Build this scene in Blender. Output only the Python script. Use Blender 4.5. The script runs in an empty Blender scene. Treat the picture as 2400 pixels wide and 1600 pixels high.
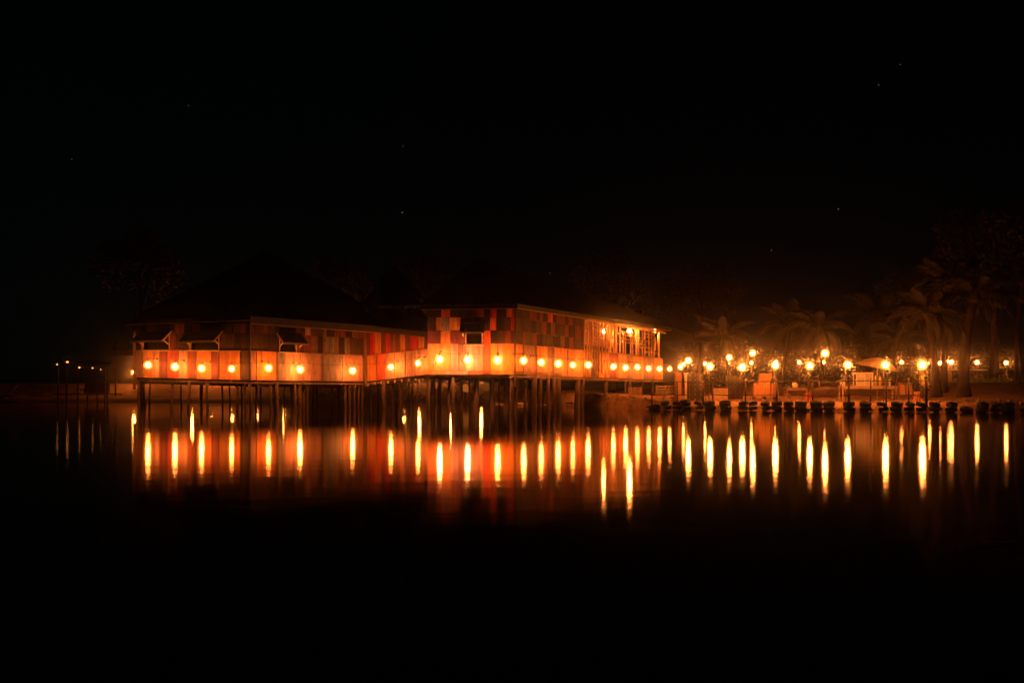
import bpy, math, random
from mathutils import Vector, Matrix
rnd = random.Random(7)
R = math.radians
scene = bpy.context.scene
col = scene.collection

# ------------------------------------------------------------------ camera, sky, exposure
FPX, HOR, CAMZ = 2000.0, 920.0, 1.0           # focal length in photo pixels, horizon row, eye height over the water
cam_d = bpy.data.cameras.new('camera')
cam_d.sensor_width = 36.0
cam_d.lens = 36.0 * FPX / 2400.0
cam_d.shift_y = (HOR - 800.0) / 2400.0
cam_d.clip_start = 0.1
cam_d.clip_end = 6000
cam = bpy.data.objects.new('camera', cam_d)
cam.location = (0, 0, CAMZ)
cam.rotation_euler = (R(90), 0, 0)
col.objects.link(cam)
scene.camera = cam

world = bpy.data.worlds.new('World')
scene.world = world
world.use_nodes = True
wn = world.node_tree
bg = wn.nodes['Background']
sky = wn.nodes.new('ShaderNodeTexSky')
sky.sky_type = 'NISHITA'
sky.sun_disc = False
sky.sun_elevation = R(35)
sky.sun_rotation = R(140)
tint = wn.nodes.new('ShaderNodeMix')
tint.data_type = 'RGBA'
tint.blend_type = 'MULTIPLY'
tint.inputs[0].default_value = 1.0
tint.inputs[7].default_value = (0.35, 0.85, 0.62, 1)
wn.links.new(sky.outputs[0], tint.inputs[6])
wn.links.new(tint.outputs[2], bg.inputs['Color'])
bg.inputs['Strength'].default_value = 0.0001

moon_d = bpy.data.lights.new('moon', 'SUN')
moon_d.energy = 0.0006
moon_d.angle = R(0.5)
moon_d.color = (0.8, 0.9, 1.0)
moon = bpy.data.objects.new('moon', moon_d)
moon.rotation_euler = (R(55), 0, R(140))
col.objects.link(moon)

vs = scene.view_settings
vs.view_transform = 'Standard'
vs.look = 'None'
vs.exposure = 0.75
vs.gamma = 1.0
vs.use_curve_mapping = False
scene.cycles.use_denoising = True
scene.cycles.max_bounces = 6
scene.cycles.volume_bounces = 0
scene.cycles.sample_clamp_indirect = 4.0

BULB_L = 360.0           # radiance of the bulbs
BULB_C = (1.0, 0.232, 0.036)
BULB_R = 0.125

# ------------------------------------------------------------------ helpers
def X(px, d): return (px - 1200.0) / FPX * d
def Z(py, d): return CAMZ + (HOR - py) / FPX * d
def at(px, py, d): return Vector((X(px, d), d, Z(py, d)))
def lerp(a, b, t): return a + (b - a) * t
def smooth(t):
    t = max(0.0, min(1.0, t)); return t * t * (3 - 2 * t)

class MB:
    def __init__(s): s.v = []; s.f = []
    def hexa(s, c):
        n = len(s.v); s.v += [tuple(p) for p in c]
        s.f += [tuple(n + i for i in q) for q in ((0,3,2,1),(4,5,6,7),(0,1,5,4),(1,2,6,5),(2,3,7,6),(3,0,4,7))]
        return s
    def box(s, c, size, M=None):
        hx, hy, hz = size[0]/2, size[1]/2, size[2]/2
        pts = [Vector(p) for p in ((-hx,-hy,-hz),(hx,-hy,-hz),(hx,hy,-hz),(-hx,hy,-hz),(-hx,-hy,hz),(hx,-hy,hz),(hx,hy,hz),(-hx,hy,hz))]
        if M is not None: pts = [M @ p for p in pts]
        return s.hexa([p + Vector(c) for p in pts])
    def bar(s, a, b, w, h, up=Vector((0,0,1))):
        a, b = Vector(a), Vector(b); t = (b - a).normalized()
        sx = t.cross(up)
        if sx.length < 1e-4: sx = t.cross(Vector((1,0,0)))
        sx.normalize(); sy = sx.cross(t).normalized()
        sx *= w/2; sy *= h/2
        return s.hexa([a-sx-sy, a+sx-sy, b+sx-sy, b-sx-sy, a-sx+sy, a+sx+sy, b+sx+sy, b-sx+sy])
    def tube(s, pts, rads, n=8, cap=True):
        pts = [Vector(p) for p in pts]
        if not hasattr(rads, '__len__'): rads = [rads] * len(pts)
        base = len(s.v); prev = None
        for i, p in enumerate(pts):
            t = (pts[min(i+1, len(pts)-1)] - pts[max(i-1, 0)]).normalized()
            if prev is None:
                u = t.cross(Vector((0,0,1)))
                if u.length < 1e-3: u = t.cross(Vector((1,0,0)))
            else:
                u = prev - t * prev.dot(t)
            u.normalize(); prev = u; w = t.cross(u)
            for k in range(n):
                a = 2*math.pi*k/n
                s.v.append(tuple(p + (u*math.cos(a) + w*math.sin(a)) * rads[i]))
        for i in range(len(pts)-1):
            for k in range(n):
                a = base+i*n+k; b = base+i*n+(k+1) % n
                s.f.append((a, b, b+n, a+n))
        if cap:
            s.f.append(tuple(base+k for k in range(n))[::-1])
            e = base+(len(pts)-1)*n
            s.f.append(tuple(e+k for k in range(n)))
        return s
    def lathe(s, prof, c=(0,0,0), n=16, M=None):
        base = len(s.v); c = Vector(c)
        for r, z in prof:
            for k in range(n):
                a = 2*math.pi*k/n
                p = Vector((r*math.cos(a), r*math.sin(a), z))
                if M is not None: p = M @ p
                s.v.append(tuple(p + c))
        for i in range(len(prof)-1):
            for k in range(n):
                a = base+i*n+k; b = base+i*n+(k+1) % n
                s.f.append((a, b, b+n, a+n))
        return s
    def poly(s, pts):
        n = len(s.v); s.v += [tuple(p) for p in pts]; s.f.append(tuple(range(n, n+len(pts)))); return s
    def mesh(s, name, off=(0,0,0), smooth_=False):
        me = bpy.data.meshes.new(name)
        o = Vector(off)
        me.from_pydata([tuple(Vector(v) - o) for v in s.v], [], s.f)
        me.validate(); me.update()
        if smooth_: me.polygons.foreach_set('use_smooth', [True]*len(me.polygons))
        return me

ROOT_LOC = {}
def root_of(o):
    while o.parent: o = o.parent
    return o
def build(mb, name, mat, parent=None, smooth_=False):
    """One mesh object; vertices are in world space and are moved into the parent's frame."""
    off = ROOT_LOC.get(root_of(parent).name, Vector((0,0,0))) if parent else Vector((0,0,0))
    me = mb.mesh(name, off, smooth_)
    me.materials.append(mat)
    o = bpy.data.objects.new(name, me); col.objects.link(o)
    if parent: o.parent = parent
    return o
def inst(me, name, parent=None, loc=(0,0,0), rot=(0,0,0), scale=(1,1,1)):
    o = bpy.data.objects.new(name, me); col.objects.link(o)
    o.location = loc; o.rotation_euler = rot; o.scale = scale
    if parent: o.parent = parent
    return o
def tag(o, label=None, cat=None, group=None, kind=None):
    if label: o['label'] = label
    if cat: o['category'] = cat
    if group: o['group'] = group
    if kind: o['kind'] = kind
    return o
def thing(name, loc, label, cat, group=None, rz=0.0):
    o = bpy.data.objects.new(name, None); col.objects.link(o)
    o.empty_display_size = 0.2
    o.location = loc; o.rotation_euler = (0,0,rz)
    ROOT_LOC[o.name] = Vector(loc)
    return tag(o, label, cat, group)

ORD = ['zeroth','first','second','third','fourth','fifth','sixth','seventh','eighth','ninth','tenth','eleventh','twelfth','thirteenth',
       'fourteenth','fifteenth','sixteenth','seventeenth','eighteenth','nineteenth','twentieth'] + ['twenty-'+q for q in ('first','second','third','fourth','fifth','sixth','seventh','eighth','ninth')] + ['thirtieth','thirty-first','thirty-second','thirty-third','thirty-fourth']

# ------------------------------------------------------------------ materials
def new_mat(name):
    m = bpy.data.materials.new(name); m.use_nodes = True
    return m, m.node_tree, m.node_tree.nodes['Principled BSDF']
def surf(name, c, rough=0.75, var=0.3, scale=6.0, stretch=(1,1,1), bump=0.25, spec=0.25, metal=0.0, detail=6.0):
    m, nt, b = new_mat(name)
    tc = nt.nodes.new('ShaderNodeTexCoord'); mp = nt.nodes.new('ShaderNodeMapping')
    mp.inputs['Scale'].default_value = stretch
    oi = nt.nodes.new('ShaderNodeObjectInfo')
    add = nt.nodes.new('ShaderNodeVectorMath'); add.operation = 'ADD'
    mul = nt.nodes.new('ShaderNodeVectorMath'); mul.operation = 'SCALE'
    comb = nt.nodes.new('ShaderNodeCombineXYZ')
    nt.links.new(oi.outputs['Random'], comb.inputs[0]); nt.links.new(oi.outputs['Random'], comb.inputs[2])
    nt.links.new(comb.outputs[0], mul.inputs[0]); mul.inputs['Scale'].default_value = 37.0
    nt.links.new(tc.outputs['Object'], mp.inputs['Vector'])
    nt.links.new(mp.outputs[0], add.inputs[0]); nt.links.new(mul.outputs[0], add.inputs[1])
    nz = nt.nodes.new('ShaderNodeTexNoise'); nz.inputs['Scale'].default_value = scale; nz.inputs['Detail'].default_value = detail
    nz.inputs['Roughness'].default_value = 0.65
    nt.links.new(add.outputs[0], nz.inputs['Vector'])
    nz2 = nt.nodes.new('ShaderNodeTexNoise'); nz2.inputs['Scale'].default_value = scale*0.22; nz2.inputs['Detail'].default_value = 3
    nt.links.new(add.outputs[0], nz2.inputs['Vector'])
    mix = nt.nodes.new('ShaderNodeMath'); mix.operation = 'ADD'
    nt.links.new(nz.outputs['Fac'], mix.inputs[0]); nt.links.new(nz2.outputs['Fac'], mix.inputs[1])
    rp = nt.nodes.new('ShaderNodeValToRGB')
    rp.color_ramp.elements[0].position = 0.36; rp.color_ramp.elements[1].position = 0.64
    lo = tuple(x*(1-var) for x in c); hi = tuple(min(0.9, x*(1+var)) for x in c)
    rp.color_ramp.elements[0].color = (*lo, 1); rp.color_ramp.elements[1].color = (*hi, 1)
    half = nt.nodes.new('ShaderNodeMath'); half.operation = 'MULTIPLY'; half.inputs[1].default_value = 0.5
    nt.links.new(mix.outputs[0], half.inputs[0]); nt.links.new(half.outputs[0], rp.inputs['Fac'])
    nt.links.new(rp.outputs[0], b.inputs['Base Color'])
    b.inputs['Roughness'].default_value = rough; b.inputs['Specular IOR Level'].default_value = spec; b.inputs['Metallic'].default_value = metal
    if bump:
        bp = nt.nodes.new('ShaderNodeBump'); bp.inputs['Strength'].default_value = bump; bp.inputs['Distance'].default_value = 0.02
        nt.links.new(nz.outputs['Fac'], bp.inputs['Height']); nt.links.new(bp.outputs[0], b.inputs['Normal'])
    return m
def wood(name, c, rough=0.7, var=0.5): return surf(name, c, rough, var, 5.0, (3.0, 3.0, 0.5), 0.5)

PAL = {
    'D': wood('dark_brown_board', (0.034, 0.020, 0.015)),
    'B': wood('brown_board', (0.075, 0.042, 0.026)),
    'L': wood('light_brown_board', (0.19, 0.105, 0.062)),
    'R': wood('red_board', (0.44, 0.028, 0.02)),
    'S': wood('salmon_board', (0.52, 0.095, 0.045)),
    'U': wood('rust_board', (0.19, 0.05, 0.027)),
    'P': wood('plum_board', (0.16, 0.04, 0.042)),
    'O': wood('orange_board', (0.52, 0.20, 0.05), var=0.42),
    'G': wood('grey_board', (0.20, 0.17, 0.155), var=0.5),
    'K': wood('pale_board', (0.38, 0.21, 0.155), var=0.55),
    'E': wood('olive_board', (0.085, 0.06, 0.03)),
}
M = dict(
    timber=wood('weathered_timber', (0.17, 0.105, 0.065), 0.8),
    stilt=surf('wet_post', (0.085, 0.055, 0.035), 0.75, 0.45, 7, (3,3,0.5), 0.4),
    pale_timber=wood('pale_timber', (0.50, 0.34, 0.2), 0.7, 0.2),
    roof=surf('dark_roof_sheet', (0.020, 0.022, 0.022), 0.7, 0.35, 3, (1,1,1), 0.1),
    fascia=surf('grey_fascia_sheet', (0.085, 0.08, 0.07), 0.55, 0.3, 3, (1,1,1), 0.1, 0.4),
    awning=surf('green_roof_sheet', (0.045, 0.055, 0.045), 0.6, 0.35, 3, (1,1,1), 0.1, 0.4),
    bamboo=surf('bamboo', (0.50, 0.29, 0.15), 0.55, 0.3, 6, (3,3,0.6), 0.15, 0.4),
    ceiling=wood('ceiling_wood', (0.42, 0.27, 0.15)),
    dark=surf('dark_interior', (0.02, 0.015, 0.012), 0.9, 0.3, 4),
    earth=surf('earth', (0.27, 0.165, 0.09), 0.95, 0.45, 1.3, (1,1,1), 0.6, 0.1, 0.0, 10.0),
    rock=surf('rock', (0.25, 0.17, 0.11), 0.9, 0.4, 3, (1,1,1), 0.6),
    rubber=surf('tyre_rubber', (0.02, 0.018, 0.017), 0.7, 0.4, 9, (1,1,1), 0.3),
    metal=surf('dark_metal', (0.05, 0.045, 0.04), 0.5, 0.3, 5, (1,1,1), 0.1, 0.5, 0.4),
    rail=surf('rusty_rail', (0.055, 0.032, 0.022), 0.6, 0.4, 5, (1,1,1), 0.2),
    cable=surf('black_cable', (0.045, 0.03, 0.022), 0.5, 0.2, 5, (1,1,1), 0.0),
    carton=surf('cardboard', (0.50, 0.25, 0.10), 0.85, 0.14, 4, (1,1,1), 0.1),
    print=surf('carton_print', (0.10, 0.04, 0.02), 0.85, 0.1),
    crate=surf('dark_plastic_crate', (0.022, 0.015, 0.015), 0.45, 0.25, 5, (1,1,1), 0.1, 0.4),
    white=surf('white_paint', (0.72, 0.68, 0.6), 0.6, 0.1, 4, (1,1,1), 0.05),
    canvas=surf('umbrella_canvas', (0.62, 0.42, 0.13), 0.85, 0.12, 3, (1,1,1), 0.1),
    cloth=surf('pale_cloth', (0.6, 0.5, 0.33), 0.9, 0.2, 8, (1,1,1), 0.3),
    bark=surf('palm_bark', (0.036, 0.025, 0.017), 0.9, 0.45, 5, (1,1,2.5), 0.7),
    frond=surf('palm_leaflets', (0.045, 0.043, 0.016), 0.7, 0.35, 2, (1,1,1), 0.0, 0.4),
    leaf=surf('tree_leaves', (0.035, 0.04, 0.015), 0.6, 0.4, 1.2, (1,1,1), 0.0),
    dry_leaf=surf('dead_leaf', (0.30, 0.12, 0.05), 0.7, 0.35, 60, (1,1,1), 0.3),
    skin=surf('skin', (0.30, 0.16, 0.10), 0.6, 0.1, 8, (1,1,1), 0.0),
    shirt=surf('lime_shirt', (0.42, 0.50, 0.06), 0.9, 0.12, 10, (1,1,1), 0.1),
    trousers=surf('dark_trousers', (0.03, 0.03, 0.035), 0.9, 0.2, 10, (1,1,1), 0.1),
    hair=surf('black_hair', (0.012, 0.01, 0.009), 0.6, 0.2, 20),
    emblem=surf('crate_emblem', (0.3, 0.26, 0.22), 0.7, 0.1),
    bush=surf('bush_leaves', (0.045, 0.038, 0.016), 0.9, 0.45, 2, (1,1,1), 0.0, 0.1),
    hedge=surf('hedge_leaves', (0.07, 0.10, 0.03), 0.7, 0.4, 2),
)
def emis(name, c, s):
    m = bpy.data.materials.new(name); m.use_nodes = True
    nt = m.node_tree; nt.nodes.remove(nt.nodes['Principled BSDF'])
    e = nt.nodes.new('ShaderNodeEmission'); e.inputs[0].default_value = (*c, 1); e.inputs[1].default_value = s
    nt.links.new(e.outputs[0], nt.nodes['Material Output'].inputs[0])
    m.cycles.emission_sampling = 'FRONT'
    return m
M['bulb'] = emis('bulb_glow', BULB_C, BULB_L)
for k_, f_ in enumerate((.31, .40, .50, .74)): M['bulb_wall%d' % k_] = emis('bulb_glow_wall', (BULB_C if k_ < 3 else (1.0, .26, .07)), BULB_L*f_)
M['bulb_terrace'] = emis('bulb_glow_terrace', BULB_C, BULB_L*2.3)
M['bulb_faint'] = emis('bulb_glow_faint', (1.0, .30, .06), BULB_L*0.010)
M['bulb_dim'] = emis('bulb_glow_soft', BULB_C, BULB_L*0.55)
M['bulb_far'] = emis('bulb_glow_far', (1.0, 0.23, 0.038), BULB_L*0.5)
M['star'] = emis('starlight', (0.8, 0.9, 1.0), 0.3)
M['star'].cycles.emission_sampling = 'NONE'

def glass():
    m, nt, b = new_mat('window_glass')
    b.inputs['Base Color'].default_value = (0.8, 0.75, 0.6, 1); b.inputs['Roughness'].default_value = 0.35
    b.inputs['Alpha'].default_value = 0.55
    return m
M['glass'] = glass()
def water():
    m = bpy.data.materials.new('lake_water'); m.use_nodes = True
    nt = m.node_tree; nt.nodes.remove(nt.nodes['Principled BSDF'])
    df = nt.nodes.new('ShaderNodeBsdfDiffuse'); df.inputs[0].default_value = (0.0025, 0.0045, 0.004, 1)
    gl = nt.nodes.new('ShaderNodeBsdfGlossy'); gl.distribution = 'BECKMANN'; gl.inputs['Color'].default_value = (.95, .95, .95, 1)
    fr = nt.nodes.new('ShaderNodeFresnel'); fr.inputs['IOR'].default_value = 1.33
    mx = nt.nodes.new('ShaderNodeMixShader')
    nt.links.new(fr.outputs[0], mx.inputs[0]); nt.links.new(df.outputs[0], mx.inputs[1]); nt.links.new(gl.outputs[0], mx.inputs[2])
    nt.links.new(mx.outputs[0], nt.nodes['Material Output'].inputs[0])
    tc = nt.nodes.new('ShaderNodeTexCoord'); mp = nt.nodes.new('ShaderNodeMapping')
    mp.inputs['Scale'].default_value = (0.5, 1.2, 1)
    nz = nt.nodes.new('ShaderNodeTexNoise'); nz.inputs['Scale'].default_value = 1.6; nz.inputs['Detail'].default_value = 4
    nt.links.new(tc.outputs['Object'], mp.inputs[0]); nt.links.new(mp.outputs[0], nz.inputs['Vector'])
    bp = nt.nodes.new('ShaderNodeBump'); bp.inputs['Strength'].default_value = 0.10; bp.inputs['Distance'].default_value = 0.02
    nt.links.new(nz.outputs['Fac'], bp.inputs['Height']); nt.links.new(bp.outputs[0], gl.inputs['Normal'])
    n2 = nt.nodes.new('ShaderNodeTexNoise'); n2.inputs['Scale'].default_value = 0.12; n2.inputs['Detail'].default_value = 3
    nt.links.new(tc.outputs['Object'], n2.inputs['Vector'])
    mr = nt.nodes.new('ShaderNodeMapRange'); mr.inputs['From Min'].default_value = .35; mr.inputs['From Max'].default_value = .65
    mr.inputs['To Min'].default_value = 0.078; mr.inputs['To Max'].default_value = 0.104
    nt.links.new(n2.outputs['Fac'], mr.inputs['Value']); nt.links.new(mr.outputs[0], gl.inputs['Roughness'])
    return m
M['water'] = water()

# ------------------------------------------------------------------ setting: ground, water, road
SHORE = [(-400, 84), (-80, 90), (-45, 94), (-22.5, 92), (-10, 98), (-3, 94), (3.1, 76), (6.2, 60), (8.3, 50.4), (17.0, 46.2), (25, 42.4), (60, 34), (400, 10)]
def shore_y(x):
    for (x0, y0), (x1, y1) in zip(SHORE, SHORE[1:]):
        if x <= x1: return lerp(y0, y1, (x-x0)/(x1-x0))
    return SHORE[-1][1]
def hash2(x, y):
    s = math.sin(x*12.9898 + y*78.233)*43758.5453
    return s - math.floor(s)
def vnoise(x, y):
    ix, iy = math.floor(x), math.floor(y); fx, fy = smooth(x-ix), smooth(y-iy)
    return lerp(lerp(hash2(ix,iy), hash2(ix+1,iy), fx), lerp(hash2(ix,iy+1), hash2(ix+1,iy+1), fx), fy)
def ground_z(x, y):
    t = y - shore_y(x)
    if t < 0: return max(-1.2, -0.05 + t*0.7)
    side = smooth((x + 4) / 10.0)                    # 0 on the far bank behind the hut, 1 on the near bank
    near = 0.46*smooth(t/0.5) + 0.30*smooth((t-1)/10.0)
    bulge = smooth(1 - abs(x-5.5)/4.0) * 0.45 * smooth(t/2.0)
    far = 0.35*smooth(t/1.2) + 1.75*smooth((t-0.8)/9.0)
    z = lerp(far, near + bulge, side)
    road = smooth((y - 60) / 8.0) * smooth((x - 14) / 10.0)
    z = lerp(z, max(z, 1.72), road)
    slope = smooth((x - 23) / 6.0) * smooth(t / 22.0)
    z = lerp(z, max(z, 1.72), slope)
    return z + (vnoise(x*1.3, y*1.3) - 0.5) * 0.14 * smooth(t/1.5) * (1 - 0.6*road) + (vnoise(x*4, y*4) - 0.5) * 0.05 * (1 - road)
def axis(a, b, step, far):
    out = []; v = a; s = step
    while v < b: out.append(v); v += step
    out.append(b)
    hi = b; s = step
    up = []
    while hi < far: s *= 1.5; hi += s; up.append(hi)
    return out, up
xs, up = axis(-60, 50, 0.5, 2500)
xs = [-60 - (u-50) for u in reversed(up)] + xs + up
ys, up = axis(34, 112, 0.5, 3000)
ys = [-400, -100, -20, 0, 15, 25, 30] + ys + up
g = MB(); nx = len(xs)
for y in ys:
    for x in xs: g.v.append((x, y, ground_z(x, y)))
for j in range(len(ys)-1):
    for i in range(nx-1):
        a = j*nx+i; g.f.append((a, a+1, a+1+nx, a+nx))
tag(build(g, 'ground', M['earth'], None, True), 'brown earth bank and flat land behind the lake', kind='structure')
w = MB(); w.poly([(-2500, -400, 0), (2500, -400, 0), (2500, 900, 0), (-2500, 900, 0)])
tag(build(w, 'water', M['water']), 'still black lake water mirroring the lamps', kind='structure')

def road_y(px): return lerp(102.0, 79.0, (px - 1650) / 700.0)
rd = MB()
rp = [(X(px, 1)*0 + (px-1200)/FPX*road_y(px), road_y(px)) for px in (1700, 1900, 2100, 2300, 2500, 2700)]
for (x0, y0), (x1, y1) in zip(rp, rp[1:]):
    n = len(rd.v)
    for (x, y) in ((x0, y0-5.5), (x1, y1-5.5), (x1, y1-0.5), (x0, y0-0.5)): rd.v.append((x, y, 1.86))
    for (x, y) in ((x0, y0-5.5), (x1, y1-5.5), (x1, y1-0.5), (x0, y0-0.5)): rd.v.append((x, y, 1.5))
    rd.f += [(n, n+1, n+2, n+3), (n, n+4, n+5, n+1)]
tag(build(rd, 'road', surf('sandy_road', (0.36, 0.2, 0.09), 0.9, 0.25, 2)), kind='structure')

# scattered stones on the bank slopes
rub = MB()
for i in range(620):
    if i < 300: x = rnd.uniform(-26, 1); t = abs(rnd.gauss(0, 1)) * 4.5
    else: x = rnd.uniform(0, 32); t = abs(rnd.gauss(0, 1)) * 2.2
    y = shore_y(x) + 0.1 + t
    r = rnd.uniform(0.05, 0.2) * (1.5 if x < 0 else 0.7)
    c = Vector((x, y, ground_z(x, y) + r*0.25)); n = len(rub.v)
    ph = rnd.uniform(0, 6)
    for zz, rr in ((-0.5, 0.8), (0.25, 1.0), (0.75, 0.5)):
        for k in range(5):
            a = ph + k*1.2566 + rnd.uniform(-.25, .25); q = r*rr*rnd.uniform(.75, 1.25)
            rub.v.append((c.x+q*math.cos(a), c.y+q*math.sin(a)*.8, c.z+zz*r*.8))
    for i0 in (0, 5):
        for k in range(5): rub.f.append((n+i0+k, n+i0+(k+1)%5, n+i0+5+(k+1)%5, n+i0+5+k))
    rub.f.append(tuple(n+10+k for k in range(5)))
tag(build(rub, 'rubble', M['rock']), 'loose stones strewn over the earth banks', 'stones', kind='stuff')

# ------------------------------------------------------------------ walls on stilts
class Wall:
    """A standing wall between two plan points with its own floor, parapet and eave heights at each end."""
    def __init__(s, p0, p1, z0, z1):
        s.p0, s.p1 = Vector(p0), Vector(p1); s.z0, s.z1 = z0, z1
        d = s.p1 - s.p0; s.L = d.length; s.t = d / s.L
        s.n = Vector((s.t.y, -s.t.x))                       # towards the lake
    def u(s, px):
        k = (px - 1200.0) / FPX
        return (k*s.p0.y - s.p0.x) / ((s.p1.x - s.p0.x) - k*(s.p1.y - s.p0.y))
    def z(s, u, v):
        zs = [lerp(a, b, u) for a, b in zip(s.z0, s.z1)]
        return lerp(zs[0], zs[1], v) if v <= 1 else lerp(zs[1], zs[2], v-1)
    def pt(s, u, v, out=0.0):
        q = s.p0.lerp(s.p1, u) + s.n*out
        return Vector((q.x, q.y, s.z(u, v)))
    def v_of(s, u, py):
        d = s.p0.lerp(s.p1, u).y; z = Z(py, d)
        zs = [lerp(a, b, u) for a, b in zip(s.z0, s.z1)]
        return (z-zs[0])/(zs[1]-zs[0]) if z <= zs[1] else 1+(z-zs[1])/(zs[2]-zs[1])
    def slab(s, mb, u0, u1, v0, v1, o0, o1, j=(0,0,0,0)):
        c = []
        for o in (o0, o1):
            pass
        a = [s.pt(u0, v0, o0), s.pt(u1, v0, o0), s.pt(u1, v0, o1), s.pt(u0, v0, o1)]
        b = [s.pt(u0, v1, o0), s.pt(u1, v1, o0), s.pt(u1, v1, o1), s.pt(u0, v1, o1)]
        for q, dz in zip(b, (j[0], j[1], j[1], j[0])): q.z += dz
        for q, dz in zip(a, (j[2], j[3], j[3], j[2])): q.z += dz
        return mb.hexa(a + b)

def board(wall, parent, px0, px1, v0, v1, code, name='board', out=None):
    u0, u1 = wall.u(px0), wall.u(px1)
    gap = 0.006 / wall.L
    o = rnd.uniform(0.035, 0.062) if out is None else out
    mb = MB(); jit = tuple(rnd.uniform(-.008, .008) for _ in range(4))
    wall.slab(mb, u0+gap, u1-gap, v0+0.004, v1-0.004, 0.004, o, jit)
    return build(mb, name, PAL[code], parent)
def boards(wall, parent, row, v0, v1, name='board'):
    """row: [px, code, px, code, ..., px]; a code of - leaves an opening."""
    for i in range(1, len(row)-1, 2):
        if row[i] != '-': board(wall, parent, row[i-1], row[i+1], v0, v1, row[i], name)
def frame_of(wall, parent, stud_every=1.2, openings=()):
    mb = MB()
    for v, h in ((0.0, .12), (1.0, .1), (2.0, .12)):
        for k in range(8):
            a, b = wall.pt(k/8, v, -0.055), wall.pt((k+1)/8, v, -0.055)
            dz = .06 if v == 0 else -.06
            a.z += dz; b.z += dz
            mb.bar(a, b, .1, h)
    n = max(2, int(wall.L / stud_every))
    for k in range(n+1):
        u = min(max(k/n, 0.01), 0.99)
        if any(a-0.02 < u < b+0.02 for a, b in openings): continue
        mb.bar(wall.pt(u, 0.05, -.055), wall.pt(u, 1.95, -.055), .09, .1, Vector((wall.n.x, wall.n.y, 0)))
    return build(mb, 'wall', M['timber'], parent)

def window(wall, parent, px0, px1, v0, v1, drop, out, over0, over1):
    """An opening with its frame and a sheet-metal flap propped open on struts."""
    u0, u1 = wall.u(px0), wall.u(px1); e = 0.06 / wall.L
    fr = MB()
    wall.slab(fr, u0-e, u0, v0, v1, -0.05, 0.09); wall.slab(fr, u1, u1+e, v0, v1, -0.05, 0.09)
    wall.slab(fr, u0-e, u1+e, v1+0.002, v1+0.035, -0.05, 0.094)
    wnd = build(fr, 'window', M['pale_timber'], parent)
    sl = MB(); wall.slab(sl, u0-2*e, u1+2*e, v0-0.04, v0-0.002, -0.05, 0.14); build(sl, 'sill', M['pale_timber'], wnd)
    dk = MB(); wall.slab(dk, u0, u1, v0, v1, -0.34, -0.30); build(dk, 'pane', M['dark'], wnd)  # near-black sheet stands in for the unlit room behind the opening
    # flap
    a0, a1 = wall.u(over0), wall.u(over1)
    z_top = wall.z((u0+u1)/2, v1) + 0.14
    nrm = Vector((wall.n.x, wall.n.y, 0))
    def P(u, f, lift=0.0):
        q = wall.pt(u, 1.0, 0.07 + out*f); q.z = z_top - drop*f + lift; return q
    sh = MB(); N = 44
    for layer in (0, 1):
        for k in range(N+1):
            u = lerp(a0, a1, k/N); dz = 0.016*math.sin(k*math.pi/2) + 0.008*layer
            for f in (0.0, 1.04): sh.v.append(tuple(P(u, f, 0.05 + dz)))
    o2 = 2*(N+1)
    for k in range(N):
        i = 2*k
        sh.f += [(i, i+2, i+3, i+1), (o2+i, o2+i+1, o2+i+3, o2+i+2), (i+1, i+3, o2+i+3, o2+i+1)]
    aw = build(sh, 'awning', M['awning'], parent)
    fb = MB()
    fb.bar(P(a0, 1.0), P(a1, 1.0), .06, .11)
    for u in (a0, a1): fb.bar(P(u, 0.0), P(u, 1.0), .07, .08)
    build(fb, 'awning_frame', M['pale_timber'], aw)
    for u in (a0 + .1*(a1-a0), a1 - .1*(a1-a0)):
        st = MB(); q = P(u, 0.0); q.z -= drop*1.25
        st.bar(q, P(u, 0.72, -0.03), .06, .06); build(st, 'strut', M['pale_timber'], aw)

def corrugated(p0, p1, q0, q1, pitch=0.22, amp=0.022, thick=0.01):
    """A ribbed sheet from the eave p0-p1 up to q0-q1."""
    p0, p1, q0, q1 = map(Vector, (p0, p1, q0, q1))
    n = max(4, int((p1-p0).length / pitch) * 4); n = min(n, 700)
    nr = (p1-p0).cross(q0-p0 if (q0-p0).length > (q1-p1).length else q1-p1).normalized()
    if nr.z < 0: nr = -nr
    mb = MB(); sq = (q1-q0).length / max(.01, (p1-p0).length)
    for layer in (0, 1):
        for k in range(n+1):
            t = k/n; d = nr*(amp*math.sin(k*math.pi/2) - thick*layer)
            mb.v.append(tuple(p0.lerp(p1, t) + d)); mb.v.append(tuple(q0.lerp(q1, t) + d*min(1, sq)))
    o = 2*(n+1)
    for k in range(n):
        i = 2*k
        mb.f += [(i, i+2, i+3, i+1), (o+i, o+i+1, o+i+3, o+i+2), (i, o+i, o+i+2, i+2)]
    return mb
def fascia_strip(mb, pts, h, th=0.03):
    for a, b in zip(pts, pts[1:]):
        a, b = Vector(a), Vector(b)
        d = (b-a).normalized(); n = Vector((d.y, -d.x, 0)).normalized()
        mb.hexa([a-n*th+Vector((0,0,-h)), b-n*th+Vector((0,0,-h)), b+Vector((0,0,-h)), a+Vector((0,0,-h)), a-n*th, b-n*th, b, a])
    return mb
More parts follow.
